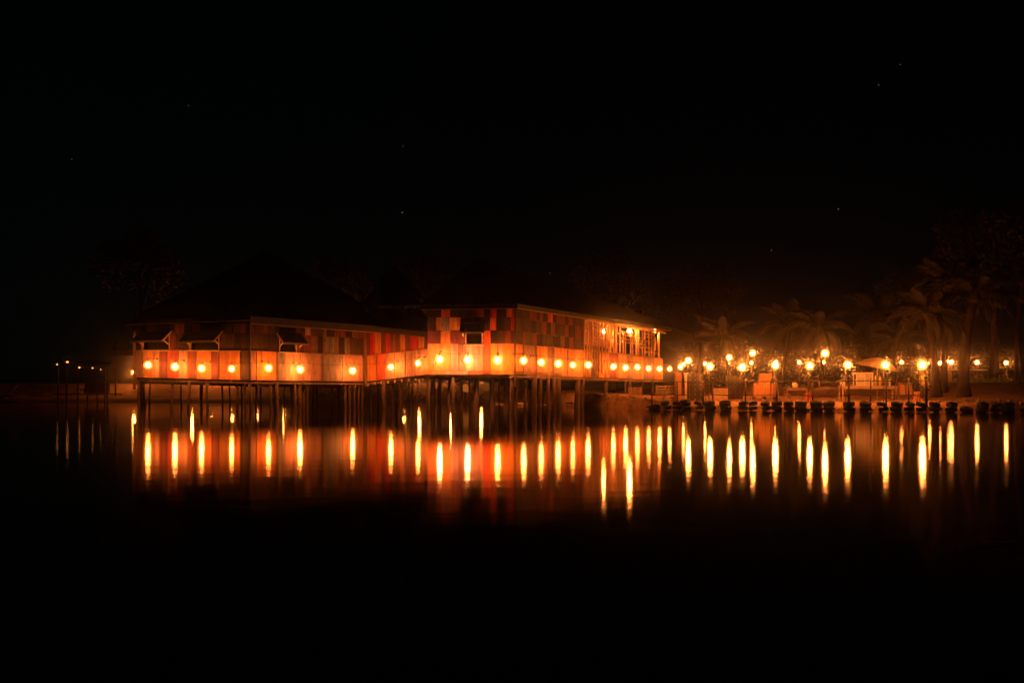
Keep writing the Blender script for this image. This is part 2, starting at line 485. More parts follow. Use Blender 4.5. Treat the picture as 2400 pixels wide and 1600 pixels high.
def stilts(parent, lst, ztop, floor_d=None):
    lst = [(p_, d_, r_*.84) for p_, d_, r_ in lst] + [(a_[0]*.5+b_[0]*.5+rnd.uniform(-4,4), a_[1]+rnd.uniform(1.5,6), .06) for a_, b_ in list(zip(lst, lst[1:]))[::2]]
    for px, d, r in lst:
        x = X(px, d); zt = ztop(px) if callable(ztop) else ztop
        lean = rnd.uniform(-.10, .10); k = rnd.uniform(-.05, .05)
        mb = MB(); zb = min(-0.8, ground_z(x, d) - 0.4)
        mb.tube([(x+lean*1.2, d, zb), (x+lean+k, d+.02, lerp(zb, zt, .35)), (x+lean*.4-k*.5, d, lerp(zb, zt, .7)), (x, d, zt)], [r*1.1, r*1.05, r*.95, r*.92], 8)
        build(mb, 'stilt', M['stilt'], parent, True)

# ---- the long hut on the left (walls A-B and B-C), and the passage C-D that climbs to the hall
A, B_, C_ = (X(317, 54.0), 54.0), (X(587, 49.5), 49.5), (X(858, 56.0), 56.0)
hut = thing('stilt_hut', (-16, 60, 0), 'low patchwork hut on stilts with a broad dark peaked roof and three propped shutters', 'hut')
wAB = Wall(A, B_, (1.97, 3.70, 5.35), (1.72, 3.45, 5.02))
wBC = Wall(B_, C_, (1.72, 3.45, 5.02), (1.73, 3.44, 5.10))
def rng_row(a, b, wmin, wmax, codes):
    row = [a]; x = a; last = None
    while x < b - wmin*.6:
        x = min(b, x + rnd.uniform(wmin, wmax))
        c = rnd.choice(codes)
        while c == last: c = rnd.choice(codes)
        last = c
        if b - x < wmin*.6: x = b
        row += [c, x]
    return row
# A-B
op = [(wAB.u(336), wAB.u(398)), (wAB.u(448), wAB.u(514))]
f = frame_of(wAB, hut, 1.3, op)
boards(wAB, f, [317,'U',331,'D',345,'P',366,'D',398,'B',412,'U',433,'D',452,'P',470,'D',500,'B',520,'D',546,'B',565,'U',577,'D',587], 1.62, 2.0)
boards(wAB, f, [317,'D',336,'-',398,'U',414,'B',430,'D',448,'-',514,'B',534,'B',551,'D',566,'B',587], 1.0, 1.62)
boards(wAB, f, [317,'K',336,'O',360,'K',376,'P',394,'S',420,'K',441,'U',462,'O',497,'P',514,'O',565,'B',587], 0.0, 1.0, 'panel')
window(wAB, hut, 336, 398, 1.0, 1.60, .62, .68, 330, 404)
window(wAB, hut, 448, 514, 1.0, 1.60, .62, .68, 441, 524)
# B-C
op = [(wBC.u(655), wBC.u(692))]
f = frame_of(wBC, hut, 1.3, op)
boards(wBC, f, [587,'B',600,'B',616,'U',628,'B',642,'D',655,'-',692,'P',703,'B',714,'K',728,'B',742,'B',757,'L',764,'D',783,'L',793,'U',809,'D',824,'L',838,'P',851,'L',858], 1.66, 2.0)
boards(wBC, f, [587,'B',607,'B',628,'D',648,'D',655,'-',692,'P',703,'B',712,'P',728,'L',744,'D',756,'L',764,'G',783,'L',793,'D',806,'G',813,'L',819,'B',838,'B',851,'L',858], 1.0, 1.66)
boards(wBC, f, [587,'K',600,'O',648,'G',668,'K',702,'K',754,'G',802,'K',850,'L',858], 0.0, 1.0, 'panel')
window(wBC, hut, 655, 692, 1.0, 1.60, .62, .68, 648, 706)
# corner posts
for p, z0, z1, r in ((A, 1.2, 5.35, .1), (B_, 1.7, 5.0, .05), (C_, 1.4, 5.1, .09)):
    cp = MB(); cp.bar((p[0], p[1]-.08, z0), (p[0], p[1]-.08, z1), r*1.6, r*1.6, Vector((0,1,0))); build(cp, 'corner_post', M['timber'], hut)
# deck, rear walls, beam
dk = MB()
dk.v += [(A[0],A[1]+.1,1.90),(B_[0],B_[1]+.1,1.66),(C_[0],C_[1]+.1,1.68),(-9,72,1.7),(-22,72,1.8)]
dk.v += [(v[0],v[1],v[2]-.14) for v in dk.v[:5]]
dk.f += [(0,1,2,3,4),(9,8,7,6,5),(0,5,6,1),(1,6,7,2),(2,7,8,3),(3,8,9,4),(4,9,5,0)]
build(dk, 'deck', M['stilt'], hut)
rw = MB()
for a, b in (((C_[0],C_[1]),(-9,72)), ((-9,72),(-22,72)), ((-22,72),A)):
    rw.hexa([(a[0],a[1],1.9),(b[0],b[1],1.9),(b[0],b[1]+.06,1.9),(a[0],a[1]+.06,1.9),(a[0],a[1],5.1),(b[0],b[1],5.1),(b[0],b[1]+.06,5.1),(a[0],a[1]+.06,5.1)])
build(rw, 'rear_wall', M['dark'], hut)
# roof
apex = Vector((X(622, 61), 61, Z(588, 61)))
E = [at(289, 752, 53.2), at(587, 740, 48.7), at(886, 764, 54.6), Vector((-6.5, 74, 5.4)), Vector((-23.5, 75, 5.4))]
rf = None
for i in range(5):
    a, b = E[i], E[(i+1) % 5]
    mb = corrugated(a, b, apex.lerp(a, .02), apex.lerp(b, .02))
    o = build(mb, 'roof', M['roof'], hut)
fs = MB(); fascia_strip(fs, [E[0], E[1]], 0.20); build(fs, 'eave_board', M['roof'], hut)
fs = MB(); fascia_strip(fs, [E[1], E[2]], 0.40); build(fs, 'eave_board', M['fascia'], hut)
mb = MB(); mb.bar(E[0]+Vector((0,.03,-.24)), E[1]+Vector((0,.03,-.24)), .05, .05); mb.bar(E[1]+Vector((0,.03,-.43)), E[2]+Vector((0,.03,-.43)), .05, .05)
build(mb, 'eave_batten', M['pale_timber'], hut)
# under-deck beams
bm = MB()
bm.bar(wAB.pt(0, 0, -.6)-Vector((0,0,.3)), wAB.pt(1, 0, -.6)-Vector((0,0,.3)), .12, .16); bm.bar(wBC.pt(0, 0, -.6)-Vector((0,0,.3)), wBC.pt(1, 0, -.6)-Vector((0,0,.3)), .12, .16)
build(bm, 'beam', M['stilt'], hut)
sb = MB(); sb.bar(wBC.pt(.42, 0, .1)-Vector((0,0,.17)), wBC.pt(1.0, 0, .1)-Vector((0,0,.17)), .08, .09); build(sb, 'skirting', M['timber'], hut)
stilts(hut, [(325,53.8,.10),(352,56,.07),(404,53,.10),(444,51.9,.12),(470,55,.08),(484,51.3,.10),(520,58,.08),(556,50.5,.10),(566,54,.07),(573,50.4,.08),(586,49.8,.13),(612,56,.07),
             (634,50.8,.09),(648,51,.13),(668,60,.07),(691,52,.10),(702,52.4,.15),(710,53,.12),(722,53,.12),(742,62,.07),(778,58,.06),(808,55,.12),(820,55.3,.13),(830,55.5,.10),(842,55.8,.09),(850,56,.13)], 1.66)
# porch at the far left end
pb = MB(); pa = Vector((X(262, 57), 57, Z(826, 57))); pc = Vector((A[0]+.1, A[1]+.5, Z(826, 54.5)))
pb.bar(pa, pc, .12, .42); build(pb, 'porch_beam', M['pale_timber'], hut)
pb = MB(); pb.bar(pa+Vector((.25,0,-2.9)), pa+Vector((.25,0,.9)), .08, .08, Vector((0,1,0))); pb.bar(pa+Vector((.1,0,.25)), pa+Vector((.85,0,1.6)), .05, .05); pb.bar(pa+Vector((.85,0,1.6)), pc+Vector((-.1,0,.3)), .05, .05)
build(pb, 'porch_post', M['timber'], hut)

# passage
link = thing('covered_passage', (-7, 54, 0), 'sloping covered passage of plum, red and orange boards joining hut and hall', 'passage')
D_ = (X(1004, 52.6), 52.6)
wCD = Wall((C_[0]+.05, C_[1]), D_, (1.73, 3.44, 5.08), (2.12, 3.71, 4.72))
f = frame_of(wCD, link, 1.0)
boards(wCD, f, [858,'P',869,'R',880,'O',894,'P',905,'R',916,'P',922,'L',928,'P',938,'O',951,'P',963,'R',982,'O',996,'P',1004], 1.0, 2.0)
boards(wCD, f, [857.5,'O',884,'S',905,'K',926,'K',951,'K',975,'K',1004], 0.0, 1.0, 'panel')
lr = [at(886, 766, 54.4), at(1021, 779, 51.6)]
up_ = [lr[0]+Vector((.8, 3.2, 1.25)), lr[1]+Vector((.2, 3.2, 1.0))]
build(corrugated(lr[0], lr[1], up_[0], up_[1]), 'roof', M['roof'], link)
fs = MB(); fascia_strip(fs, lr, .34); build(fs, 'eave_board', M['fascia'], link)
bm = MB(); bm.bar(wCD.pt(0, 0, -.2)-Vector((0,0,.14)), wCD.pt(1, 0, -.2)-Vector((0,0,.14)), .1, .14)
build(bm, 'beam', M['timber'], link)
for k in range(9):                       # stub ends of the joists under the ramp
    mb = MB(); q = wCD.pt(k/9+.03, 0, .02); mb.box(q - Vector((0,0,.17+.05*rnd.random())), (.09,.2,.18)); build(mb, 'joist', M['pale_timber'], link)
dk = MB(); q = [wCD.pt(0,0,-.1), wCD.pt(1,0,-.1)]
dk.hexa([q[0], q[1], q[1]+Vector((0,4,0)), q[0]+Vector((0,4,0))] + [p+Vector((0,0,.06)) for p in (q[0], q[1], q[1]+Vector((0,4,0)), q[0]+Vector((0,4,0)))]); build(dk, 'deck', M['timber'], link)
stilts(link, [(868,57,.09),(899,54.4,.15),(922,57.5,.16),(940,55,.13),(958,60,.08),(979,53.4,.07),(1002,52.8,.11)], 1.8)

# ---- the hall: front E-F, wing F-G, open terrace G-H
E2, F2 = (X(1002, 48.0), 48.0), (X(1206, 48.0), 48.0)
H2 = (X(1552, 70.0), 70.0)
hall = thing('stilt_hall', (2, 60, 0), 'tall patchwork hall on stilts, red and orange squares on its front, slatted terrace behind', 'hall')
wEF = Wall(E2, F2, (2.02, 3.76, 5.72), (2.03, 3.77, 5.74))
dFH = Vector(H2) - Vector(F2)
G2 = Vector(F2) + dFH * ((56.2 - 48) / (70 - 48))
wFG = Wall(F2, G2, (2.03, 3.77, 5.74), (2.03, 3.80, 5.84))
wGH = Wall(G2, H2, (2.03, 3.80, 5.84), (2.06, 3.75, 6.08))
f = frame_of(wEF, hall, 1.0, [(wEF.u(1093), wEF.u(1129))])
boards(wEF, f, [1002,'D',1034,'S',1055,'D',1089,'B',1106,'R',1118,'S',1134,'D',1148,'R',1164,'D',1187,'S',1200,'R',1206], 1.75, 2.0)
boards(wEF, f, [1002,'B',1022,'O',1035,'G',1054,'O',1080,'D',1096,'B',1112,'D',1148,'S',1163,'D',1180,'B',1197,'R',1206], 1.37, 1.75)
boards(wEF, f, [1002,'P',1033,'O',1056,'P',1092,'-',1130,'S',1150,'D',1167,'B',1184,'U',1197,'B',1206], 1.0, 1.37)
boards(wEF, f, [1002,'O',1056,'K',1074,'L',1092,'K',1132,'S',1150,'O',1166,'K',1178,'O',1206], 0.11, 1.0, 'panel')
boards(wEF, f, [1002,'O',1040,'K',1096,'S',1132,'U',1150,'O',1206], 0.0, 0.11, 'skirting')
window(wEF, hall, 1093, 1129, 0.97, 1.47, .5, .65, 1080, 1136)
f = frame_of(wFG, hall, 1.1)
wing = ['D','B','U','E','B','D','U','E','L']
def nrow(a, b, k): return rng_row(a, b, 9, 20, k)
boards(wFG, f, [1206,'D',1221,'B',1240,'U',1256,'D',1263,'U',1272,'D',1282,'S',1294,'D',1303,'U',1323,'D',1331,'U',1341,'B',1361], 1.74, 2.0)
boards(wFG, f, [1206,'E',1222,'B',1246,'D',1255,'E',1268,'U',1280,'D',1290,'L',1300,'B',1322,'U',1332,'D',1346,'U',1361], 1.36, 1.74)
boards(wFG, f, [1206,'B',1223,'U',1231,'E',1245,'U',1256,'D',1268,'B',1281,'E',1296,'D',1312,'L',1322,'D',1332,'U',1341,'B',1361], 1.0, 1.36)
boards(wFG, f, [1206,'O',1224,'L',1256,'O',1282,'L',1296,'O',1328,'O',1361], 0.1, 1.0, 'panel')
boards(wFG, f, [1206,'L',1240,'U',1270,'L',1316,'O',1361], 0.0, 0.1, 'skirting')
# terrace parapet, lattice
f = frame_of(wGH, hall, 2.0, [(0, 1)])
boards(wGH, f, rng_row(1361, 1552, 16, 26, ['O','L','U','O']), 0.0, 1.0, 'panel')
lat = MB(); lat.bar(wGH.pt(0, 1.02, -.03), wGH.pt(1, 1.02, -.03), .12, .08); lat.bar(wGH.pt(0, 1.97, -.03), wGH.pt(1, 1.97, -.03), .12, .12)
lattice = build(lat, 'lattice', M['pale_timber'], hall)
px = 1366.0; pxs = []
while px < 1548:
    if min(abs(px-a) for a in (1413, 1475.5, 1535)) < 1.6: px += 1.6; continue
    u = wGH.u(px); pxs.append(px)
    r = rnd.uniform(.045, .075)*(1 + (1552-px)*-.001)
    v0 = 1.03 if rnd.random() < .85 else rnd.uniform(1.15, 1.35)
    v1 = 1.95 if rnd.random() < .85 else rnd.uniform(1.6, 1.9)
    o = rnd.choice((-.06, 0.0, .05)); du = rnd.uniform(-.002, .002)
    if px < 1424: v0 = rnd.uniform(0.0, .35); o = .1
    mb = MB(); mb.tube([wGH.pt(u, v0, o), wGH.pt(u+du, (v0+v1)/2, o), wGH.pt(u, v1, o)], r, 6); build(mb, 'bamboo_pole', M['bamboo'], lattice, True)
    px += rnd.uniform(4.6, 8.2)
for k in range(70):
    i = rnd.randrange(len(pxs)-2); v = rnd.choice((1.18, 1.33, 1.42, 1.55, 1.63, 1.7, 1.8, 1.88)) + rnd.uniform(-.02, .02)
    a, b = wGH.u(pxs[i]), wGH.u(pxs[i+rnd.choice((1, 2, 2))])
    mb = MB(); mb.tube([wGH.pt(a, v, .04), wGH.pt(b, v+rnd.uniform(-.01, .01), .04)], rnd.uniform(.026, .045), 6); build(mb, 'bamboo_rung', M['bamboo'], lattice, True)
# terrace ceiling, floor, back wall, posts
inn = -wGH.n
def IN(u, k, z):
    q = wGH.p0.lerp(wGH.p1, u) + inn*k; return Vector((q.x, q.y, z))
mb = MB(); mb.hexa([IN(0,-.4,5.80), IN(1,-.4,6.04), IN(1,4.2,6.8), IN(0,4.2,6.7), IN(0,-.4,5.86), IN(1,-.4,6.10), IN(1,4.2,6.76), IN(0,4.2,6.76)]); build(mb, 'ceiling', M['ceiling'], hall)
mb = MB(); mb.hexa([IN(-.6,0,1.86), IN(1,0,1.86), IN(1,5,1.86), IN(-.6,7,1.86), IN(-.6,0,1.99), IN(1,0,1.99), IN(1,5,1.99), IN(-.6,7,1.99)]); build(mb, 'deck', M['timber'], hall)
for k in range(16):  # boards pale above, dark below: lamplight falloff painted into the back wall
    mb = MB(); a, b = k/16, (k+1)/16-.004
    zc = 4.75 + rnd.uniform(-.02, .02)
    mb.hexa([IN(a,4.2,1.99), IN(b,4.2,1.99), IN(b,4.26,1.99), IN(a,4.26,1.99), IN(a,4.2,zc), IN(b,4.2,zc), IN(b,4.26,zc), IN(a,4.26,zc)])
    build(mb, 'inner_board', PAL[rnd.choice('DDB')], hall)
    mb = MB(); zc += .02; mb.hexa([IN(a,4.2,zc), IN(b,4.2,zc), IN(b,4.26,zc), IN(a,4.26,zc), IN(a,4.2,6.6), IN(b,4.2,6.6), IN(b,4.26,6.6), IN(a,4.26,6.6)])
    build(mb, 'inner_board', PAL[rnd.choice('KKO')], hall)
for u in (0.015, .33, .66, .985):
    mb = MB(); mb.tube([wGH.pt(u, 0, -.2), wGH.pt(u, 1.97, -.2)], .075, 8); build(mb, 'post', M['bamboo'], hall, True)
for k in range(7):
    mb = MB(); u = .08+k*.135; mb.bar(wGH.pt(u, 1.0, .9)+Vector((0,0,1.99)), IN(u, 4.2, 6.62), .07, .1); build(mb, 'rafter', M['pale_timber'], hall)
dk = MB(); dk.hexa([(E2[0],48.1,1.9),(F2[0],48.1,1.9),(5.5,66,1.9),(-6,66,1.9),(E2[0],48.1,2.0),(F2[0],48.1,2.0),(5.5,66,2.0),(-6,66,2.0)]); build(dk, 'deck', M['timber'], hall)
rw = MB()
for a, b in ((E2, (-6, 66)), ((-6, 66), (5.5, 66))):
    rw.hexa([(a[0],a[1],2),(b[0],b[1],2),(b[0]+.05,b[1]+.06,2),(a[0]+.05,a[1]+.06,2),(a[0],a[1],5.7),(b[0],b[1],5.7),(b[0]+.05,b[1]+.06,5.7),(a[0]+.05,a[1]+.06,5.7)])
build(rw, 'rear_wall', M['dark'], hall)
bm = MB()
for wl in (wEF, wFG, wGH): bm.bar(wl.pt(.01, 0, -.5)-Vector((0,0,.14)), wl.pt(.99, 0, -.5)-Vector((0,0,.14)), .1, .2)
build(bm, 'beam', M['stilt'], hall)
cp = MB(); cp.bar((F2[0]+.03, F2[1]-.06, 1.3), (F2[0]+.03, F2[1]-.06, 5.7), .12, .12, Vector((0,1,0))); build(cp, 'corner_post', M['stilt'], hall)
cp = MB(); g_ = wGH.pt(0,0,.06); cp.bar((g_.x, g_.y, 1.5), (g_.x, g_.y, 5.8), .1, .1, Vector((0,1,0)))
build(cp, 'corner_post', M['timber'], hall)
ER = [at(984, 714, 47.3), at(1213, 711, 47.2), Vector((wGH.pt(1,2,.7).x+.4, wGH.pt(1,2,.7).y+1.5, 6.42)), Vector((20, 84, 6.0)), Vector((-7, 76, 6.0))]
R1, R2 = Vector((X(1117, 58), 58, Z(606, 58))), Vector((X(1288, 70), 70, Z(655, 70)))
for a, b, c, d in ((ER[0], ER[1], R1, R1+Vector((.05,0,0))), (ER[1], ER[2], R1, R2), (ER[2], ER[3], R2, R2+Vector((.05,0,0))), (ER[3], ER[4], R2, R1), (ER[4], ER[0], R1, R1+Vector((-.05,0,0)))):
    build(corrugated(a, b, c, d), 'roof', M['roof'], hall)
fs = MB(); fascia_strip(fs, [ER[0]-Vector((0,0,.03)), ER[1]-Vector((0,0,.03)), ER[2]-Vector((0,0,.03))], .22); build(fs, 'eave_board', M['awning'], hall)
mb = MB()
for a, b in ((ER[0], ER[1]), (ER[1], ER[2])): mb.bar(a+Vector((0,.02,-.27)), b+Vector((0,.02,-.27)), .04, .035)
build(mb, 'eave_batten', M['pale_timber'], hall)
stilts(hall, [(1006,48.3,.11),(1031,50,.16),(1053,49,.10),(1062,48.2,.12),(1081,49.5,.10),(1117,49,.19),(1152,49.4,.18),(1186,49.5,.16),(1199,48.3,.13),(1211,49.5,.12),
              (1233,50.3,.13),(1253,50,.19),(1267,50.9,.12),(1285,51.3,.13),(1299,52,.19),(1310,52,.17),(1354,55.8,.22),(1364,56.5,.16),(1420,60,.15),(1466,63,.09),(1476,63.3,.14),(1530,69,.14)], 1.9)
# rear gable block and its bargeboards
rear = thing('rear_gable_block', (-9, 64, 0), 'dark gabled block with a row of red boards, rising behind the passage roof', 'building')
ra, rb = (X(846, 60), 60.0), (X(996, 60), 60.0)
wR = Wall(ra, rb, (2.0, 5.6, Z(722, 60)), (2.0, 5.6, Z(722, 60)))
f = frame_of(wR, rear, 1.5)
boards(wR, f, [846,'D',854,'R',864,'D',878,'U',911,'D',918,'P',932,'U',951,'D',965,'B',980,'D',996], 1.0, 2.0)
pk = Vector((X(930, 62), 61.2, Z(628, 62))); pl, pr = at(842, 716, 59.4), at(1000, 712, 59.4)
bkv = Vector((0, 10, 0))
build(corrugated(pl, pl+bkv, pk, pk+bkv), 'roof', M['roof'], rear); build(corrugated(pr, pr+bkv, pk, pk+bkv), 'roof', M['roof'], rear)
mb = MB(); mb.hexa([pl+Vector((.4,.3,0)), pr+Vector((-.4,.3,0)), pr+Vector((-.4,.4,0)), pl+Vector((.4,.4,0)), pk+Vector((-.05,-.9,-.2)), pk+Vector((.05,-.9,-.2)), pk+Vector((.05,-.8,-.2)), pk+Vector((-.05,-.8,-.2))]); build(mb, 'gable', M['roof'], rear)
for a, b in ((lerp(pl, pk, .60), lerp(pl, pk, .98)), (lerp(pr, pk, .15), lerp(pr, pk, .5))):
    mb = MB(); mb.bar(a-Vector((0,.15,0)), b-Vector((0,.15,0)), .06, .3, Vector((0,0,1))); build(mb, 'bargeboard', PAL['U'], rear)
# satellite dish
dc = at(843, 693, 57.5)
dish = thing('satellite_dish', dc - Vector((0, 0, 1.2)), 'round satellite dish beside the dark gable roof', 'dish')
Mx = Matrix.Rotation(R(100), 3, 'X') @ Matrix.Rotation(R(10), 3, 'Y')
mb = MB(); mb.lathe([(.001,-.10),(.15,-.095),(.28,-.06),(.39,0.0),(.39,.012),(.28,-.045),(.15,-.08),(.001,-.085)], dc, 24, Mx); build(mb, 'reflector', surf('dish_paint', (.35,.33,.3), .6, .15), dish, True)
mb = MB(); mb.tube([dc+Vector((.25,-.02,-.25)), dc+Vector((.06,-.42,-.02))], .014, 6); mb.box(dc+Vector((.04,-.45,0)), (.1,.12,.1)); build(mb, 'feed_arm', M['metal'], dish)
mb = MB(); mb.tube([dc+Vector((0,.1,0)), dc+Vector((.1,.3,-.4)), dc+Vector((.1,.3,-1.6))], .03, 8); build(mb, 'mast', M['metal'], dish)

def trim(wall, parent, seams, cap=True):
    for px in seams:
        u = wall.u(px); e = .022/wall.L; mb = MB()
        wall.slab(mb, u-e, u+e, rnd.uniform(0, .05), rnd.uniform(.93, .985), .064, .085); build(mb, 'batten', M['timber'], parent)
    if cap:
        n = max(2, int(wall.L/2.4))
        for k in range(n):
            mb = MB(); wall.slab(mb, k/n+.001, (k+1)/n-.001, .987, 1.012, .066, .10, tuple(rnd.uniform(-.012,.012) for _ in range(4))); build(mb, 'cap_rail', PAL[rnd.choice('BUL')], parent)
trim(wAB, hut, (336, 376, 420, 462, 514, 565))
trim(wBC, hut, (600, 648, 702, 754, 802, 850))
trim(wCD, link, (884, 926, 951, 975))
trim(wFG, hall, (1224, 1256, 1296, 1328))
trim(wGH, hall, (1440, 1470, 1500, 1526))
# ------------------------------------------------------------------ lamps
def bulb_mesh(r, mat, name):
    mb = MB(); prof = []
    for k in range(9):
        a = -math.pi/2 + math.pi*k/8
        prof.append((max(.001, r*math.cos(a)), r*math.sin(a)*(1.08 if a > 0 else 1.0)))
    mb.lathe(prof, (0,0,0), 12)
    me = mb.mesh(name, (0,0,0), True); me.materials.append(mat); return me
BM = bulb_mesh(BULB_R, M['bulb'], 'bulb'); BMw = [bulb_mesh(BULB_R, M['bulb_wall%d' % k_], 'bulb_wall') for k_ in range(4)]; BMt = bulb_mesh(BULB_R, M['bulb_terrace'], 'bulb_terrace'); BMl = bulb_mesh(BULB_R, M['bulb_faint'], 'bulb_faint'); BMs = bulb_mesh(BULB_R*.8, M['bulb_dim'], 'bulb_small'); BMf = bulb_mesh(BULB_R*1.1, M['bulb_far'], 'bulb_far')
def glare_shell_mat():  # glow of an added shell that stands in for lens glare round a bulb
    m = bpy.data.materials.new('glare_glow'); m.use_nodes = True
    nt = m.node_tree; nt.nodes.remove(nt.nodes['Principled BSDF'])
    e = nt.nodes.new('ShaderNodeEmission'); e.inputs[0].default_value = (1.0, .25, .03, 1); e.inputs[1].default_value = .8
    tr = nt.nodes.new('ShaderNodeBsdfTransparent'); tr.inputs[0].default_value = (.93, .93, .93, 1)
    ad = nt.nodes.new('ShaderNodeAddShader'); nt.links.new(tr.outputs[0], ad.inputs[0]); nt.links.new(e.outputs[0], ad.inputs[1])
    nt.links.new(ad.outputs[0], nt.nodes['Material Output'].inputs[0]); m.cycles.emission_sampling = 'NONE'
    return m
M['glare_shell'] = glare_shell_mat()
GL = bulb_mesh(.25, M['glare_shell'], 'glare_shell')
def bulb(me, t, loc=(0,0,0), s=1.0):
    k = s*rnd.uniform(.9, 1.08)
    b = inst(me, 'bulb', t, loc, (rnd.uniform(-.12,.12), rnd.uniform(-.12,.12), 0), (k, k, k))
    inst(GL, 'glare_shell', t, loc, (0,0,0), (k, k, k))
    return b
def cap_mesh():
    mb = MB(); mb.lathe([(.001,.30),(.045,.30),(.05,.27),(.05,.265),(.065,.25),(.06,.235)], (0,0,0), 10)
    me = mb.mesh('socket', (0,0,0), True); me.materials.append(M['metal']); return me
CAP = cap_mesh()
def arm_mesh(L):
    mb = MB(); mb.tube([(0,0,.29),(0,.02,.36),(0,.12,.40),(0,L,.40)], .016, 6); mb.box((0,L-.01,.40), (.1,.03,.14))
    me = mb.mesh('bracket', (0,0,0)); me.materials.append(M['metal']); return me
def cord_mesh(L):
    mb = MB(); mb.tube([(0,0,.29),(0,0,.29+L)], .012, 6)
    me = mb.mesh('cord', (0,0,0)); me.materials.append(M['cable']); return me
CORD = cord_mesh(.12)
ARM = {}
def wall_lamp(wall, px, py, out, label, group, bright=None):
    line = Wall(wall.p0 + wall.n*out, wall.p1 + wall.n*out, wall.z0, wall.z1)   # the string hangs parallel to its wall
    u = line.u(px)
    q = wall.pt(u, 1, out); q.z = Z(py, q.y)
    rz = math.atan2(-wall.n.x, wall.n.y) + math.pi
    t = thing('wall_lamp', q, label, 'lamp', group, rz)
    bulb(BMw[bright if bright is not None else rnd.randrange(3)], t); inst(CAP, 'socket', t)
    if out not in ARM: ARM[out] = arm_mesh(out - .065)
    inst(ARM[out], 'bracket', t)
    return q
S_ = 2400/2352
rowAB = [(340,838),(402,842),(463,846),(532,847)]
rowBC = [(617,845),(689,848),(810,851)]
rowCD = [(898,843),(960,834)]
rowEF = [(1010,825),(1074,827),(1143,827)]
rowFG = [(1203,828),(1243,832),(1282,835),(1316,838)]
rowGH = [(1351,838),(1409,842),(1437,844),(1464,843),(1490,846),(1515,847),(1538,847),(1563,843)]
pts_cable = []
for wl, row, out, what, grp in ((wAB, rowAB, .75, 'the hut wall under the two paired shutters', 'lamps along the hut'), (wBC, rowBC, .75, 'the hut wall with the single shutter', 'lamps along the hut'),
                      (wCD, rowCD, .7, 'the sloping passage between hut and hall', 'lamps along the passage'), (wEF, rowEF, .75, 'the front of the tall hall', 'lamps along the hall'),
                      (wFG, rowFG, .75, 'the receding patchwork side of the hall', 'lamps along the hall'), (wGH, rowGH, .75, 'the slatted terrace parapet', 'lamps along the terrace')):
    for i, (x, y) in enumerate(row):
        q = wall_lamp(wl, x*S_, y*S_, out, 'glowing lamp, %s from left along %s' % (ORD[i+1], what), grp, 3 if wl is wEF and i < 2 else None)
        pts_cable.append(q + Vector((0, 0, .42)))
def cable(name, pts, sag, label, r=.010):
    mb = MB(); path = []
    for a, b in zip(pts, pts[1:]):
        for k in range(8): path.append(a.lerp(b, k/8) - Vector((0,0,sag*4*(k/8)*(1-k/8))))
    path.append(pts[-1]); mb.tube(path, r, 5)
    return tag(build(mb, name, M['cable']), label, 'cable')
cable('string_light_cable', pts_cable, .10, 'thin cable linking the lamps along hut, passage and hall')
# lamps under the terrace roof
for i, (x, y) in enumerate(((1385,762),(1446,760),(1504,760))):
    q0 = wGH.pt(wGH.u(x*S_), 1, 0); q = at(x*S_, y*S_, q0.y + (1.3, 1.3, .9)[i])
    t = thing('hanging_lamp', q, 'bright lamp hanging under the slatted terrace roof, %s from left' % ORD[i+1], 'lamp', 'lamps under the terrace roof')
    bulb(BMt, t, (0,0,0), .9); inst(CAP, 'socket', t); inst(cord_mesh(max(.1, 6.1 - q.z)), 'cord', t)

for i, px in enumerate((1085, 1185, 1290)):  # added unseen lamps that brighten the pallets under the hall
    q = at(px, 868, 66.8)
    t = thing('wall_lamp', q, 'added unseen lamp behind the hall, %s from left' % ORD[i+1], 'lamp', 'added lamps behind the hall', math.pi)
    bulb(BM, t); inst(CAP, 'socket', t); inst(ARM[.75], 'bracket', t)
# pole lamps along the bank fence, with their cable
near = [(1631,842,49.4),(1705,843,48.6),(1781,839,47.9),(1860,840,47.2),(1947,838,46.3),(2034,838,45.6),(2119,838,44.9)]
pc = []
for i, (x, y, d) in enumerate(near):
    q = at(x*S_, y*S_, d)
    gz = ground_z(q.x, q.y + .25)
    t = thing('pole_lamp', (q.x, q.y+.25, gz), 'lamp on a thin pole at the bank fence, %s pole from left' % ORD[i+1], 'lamp post', 'pole lamps along the bank fence')
    lz = q.z - gz
    bulb(BM, t, (0,-.25,lz)); inst(CAP, 'socket', t, (0,-.25,lz))
    mb = MB(); mb.tube([(0,0,-.3),(0,0,lz+.3),(0,-.06,lz+.36),(0,-.25,lz+.32)], .022, 8); o = build(mb, 'pole', M['rail']); o.parent = t
    pc.append(q + Vector((0, .1, .36)))
cable('string_light_cable', pc + [at(2460, 851, 44)+Vector((0,0,.3))], .16, 'thin cable strung between the pole lamps on the bank')
# second string over the yard, bulbs hanging from a cable
yard = [(1581,828,58),(1675,821,57),(1729,811,56),(1895,811,55)]
pc = []
for i, (x, y, d) in enumerate(yard):
    q = at(x*S_, y*S_, d)
    t = thing('string_bulb', q, ['string bulb hanging just right of the terrace end', 'string bulb above the row of drink crates', 'high string bulb over the stacked cartons', 'high string bulb over the yard tables left of the umbrella'][i], 'lamp', 'bulbs strung over the yard')
    bulb(BM, t); inst(CAP, 'socket', t); inst(CORD, 'cord', t); pc.append(q + Vector((0,0,.41)))
cable('string_light_cable', [wGH.pt(.99, 1.6, .1)] + pc + [at(2255, 800, 54)], .12, 'thin cable carrying the high bulbs across the yard')
